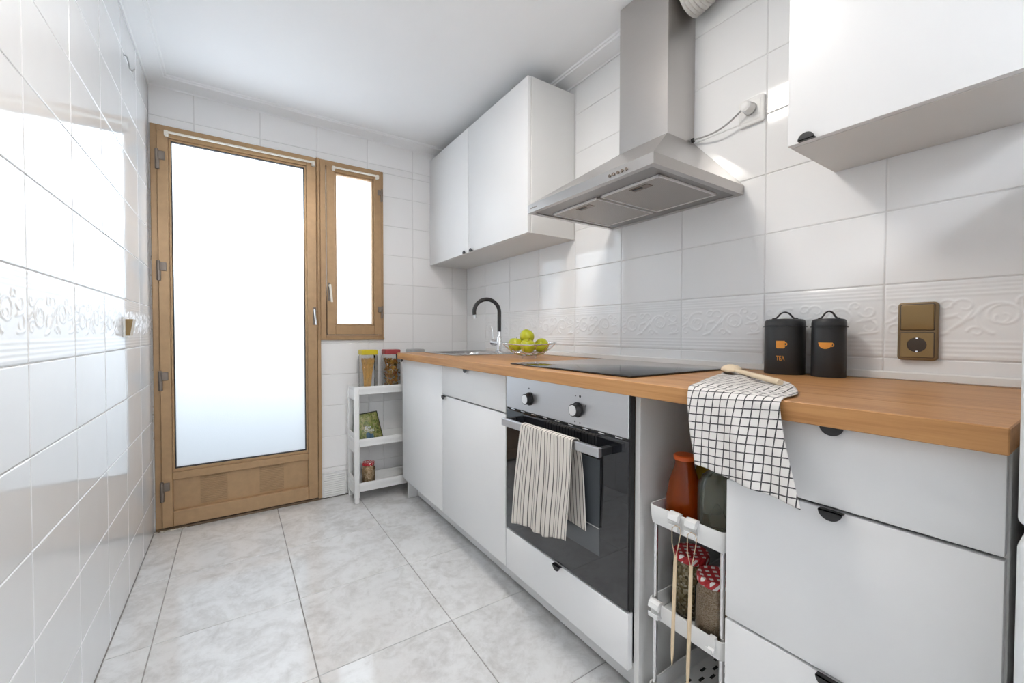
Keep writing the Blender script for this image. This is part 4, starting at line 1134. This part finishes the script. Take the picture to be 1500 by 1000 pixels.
P, UVs = [], []
for i in range(NI+1):
    s_ = i/NI; row = []; uvr = []; acc = 0; prev = None
    for j in range(NJ+1):
        q = j/NJ; a, b = catmull(LE, q), catmull(RE, q); p = a.lerp(b, s_)
        hang = max(0, min(1, (q-.60)/.25)); flat = max(0, min(1, (.5-q)/.1))
        fold = math.sin(s_*10.5+1.0+q*1.5)*.8 + math.sin(s_*19-q*3.0)*.45
        p.x -= hang*(.0055*fold + .006)
        p.z += flat*(.0022*(1+math.sin(s_*9+q*16)) + .0015*math.sin(q*30+s_*4)+.0015)*(1 if 0 < s_ < 1 else .6)
        if p.x > WX0-.003: p.z = max(p.z, WT+.0018)
        else: p.x = min(p.x, WX0-.0045)
        if prev is not None: acc += (p-prev).length
        prev = p.copy(); row.append(p); uvr.append([0, acc])
    P.append(row); UVs.append(uvr)
for j in range(NJ+1):
    acc = 0
    for i in range(NI+1):
        if i: acc += (P[i][j]-P[i-1][j]).length
        UVs[i][j][0] = acc
jE = next(j for j in range(NJ+1) if P[0][j].x < WX0)
for r in UVs:
    e_ = r[jE][1]
    for c in r: c[1] -= e_
    for c in r: c[0], c[1] = c[0] + .22*c[1] + .2, c[1] - .10*c[0] + .5
mb = MB(); mb.grid(P, [[tuple(c) for c in r] for r in UVs])
o = mb.build('tea_towel', 'check', smooth=80, off=(1.70, -2.28, WT))
o.modifiers.new('thick', 'SOLIDIFY').thickness = .0012
tag(o, 'black and white checked tea towel draped over the worktop edge', 'towel')
t = thing('wooden_spoon', 'pale wooden spoon lying on the checked tea towel', 'spoon', (1.72, -2.25, .916))
e0, e1 = Vector((1.605, -2.370, .9245)), Vector((1.850, -2.125, .9255)); ax = (e1-e0).normalized(); sd = Vector((ax.y, -ax.x, 0))
mb = MB(); mb.tube([e0, e0.lerp(e1, .02), e0.lerp(e1, .4), e0.lerp(e1, .72), e0.lerp(e1, .80)], .006, 14, radii=[.0060, .0068, .0064, .0058, .0050]); mb.build('handle', 'birch_spoon', t)
mb = MB(); n = 24
cc = e0.lerp(e1, .91); Pg = []
for i in range(11):
    row = []
    for j in range(n+1):
        r_ = i/10; a = 2*math.pi*j/n; ln, wd_ = .042*math.cos(a)*r_, .0270*math.sin(a)*r_
        row.append(cc + ax*ln + sd*wd_ + Vector((0, 0, -.0035 + .0175*math.sqrt(max(0, 1-r_**2)))))
    Pg.append(row)
mb.grid(Pg); ob = mb.build('bowl', 'birch_spoon', t, smooth=80); sm = ob.modifiers.new('thick', 'SOLIDIFY'); sm.thickness = .003; sm.offset = -1

# ------------------------------------------------------------------ striped towel over the oven handle
LE = [V3(1.497, -1.668, .47), V3(1.492, -1.655, .60), V3(1.484, -1.648, .700), V3(1.478, -1.643, .7225), V3(1.460, -1.640, .7225), V3(1.4555, -1.636, .700), V3(1.452, -1.622, .55), V3(1.452, -1.598, .372)]
RE = [V3(1.497, -1.910, .455), V3(1.492, -1.905, .60), V3(1.484, -1.898, .700), V3(1.478, -1.895, .7225), V3(1.460, -1.893, .7225), V3(1.4555, -1.893, .700), V3(1.452, -1.893, .56), V3(1.450, -1.886, .425)]
NI, NJ = 56, 70; P, UVs = [], []
for i in range(NI+1):
    s_ = i/NI; row = []; uvr = []
    for j in range(NJ+1):
        q = j/NJ; a, b = catmull(LE, q), catmull(RE, q); p = a.lerp(b, s_)
        h_ = max(0, min(1, (q-.66)/.2))
        crease = math.exp(-((s_-.52)/.05)**2)
        p.x -= h_*(.004*math.sin(s_*15)+.003*math.sin(s_*31+1) + .004 - .008*crease)
        p.y += h_*.004*math.sin(q*9+s_*5)
        if q > .9: p.z += .006*math.sin(s_*8)*(q-.9)*10
        row.append(p); uvr.append((s_*.262+.004+.0018*math.sin(q*22), q*.6))
    P.append(row); UVs.append(uvr)
mb = MB(); mb.grid(P, UVs); o = mb.build('dish_towel', 'stripe', smooth=80, off=(1.47, -1.77, .72))
o.modifiers.new('thick', 'SOLIDIFY').thickness = .0012
tag(o, 'beige dish towel with thin dark stripes hung on the oven handle', 'towel')
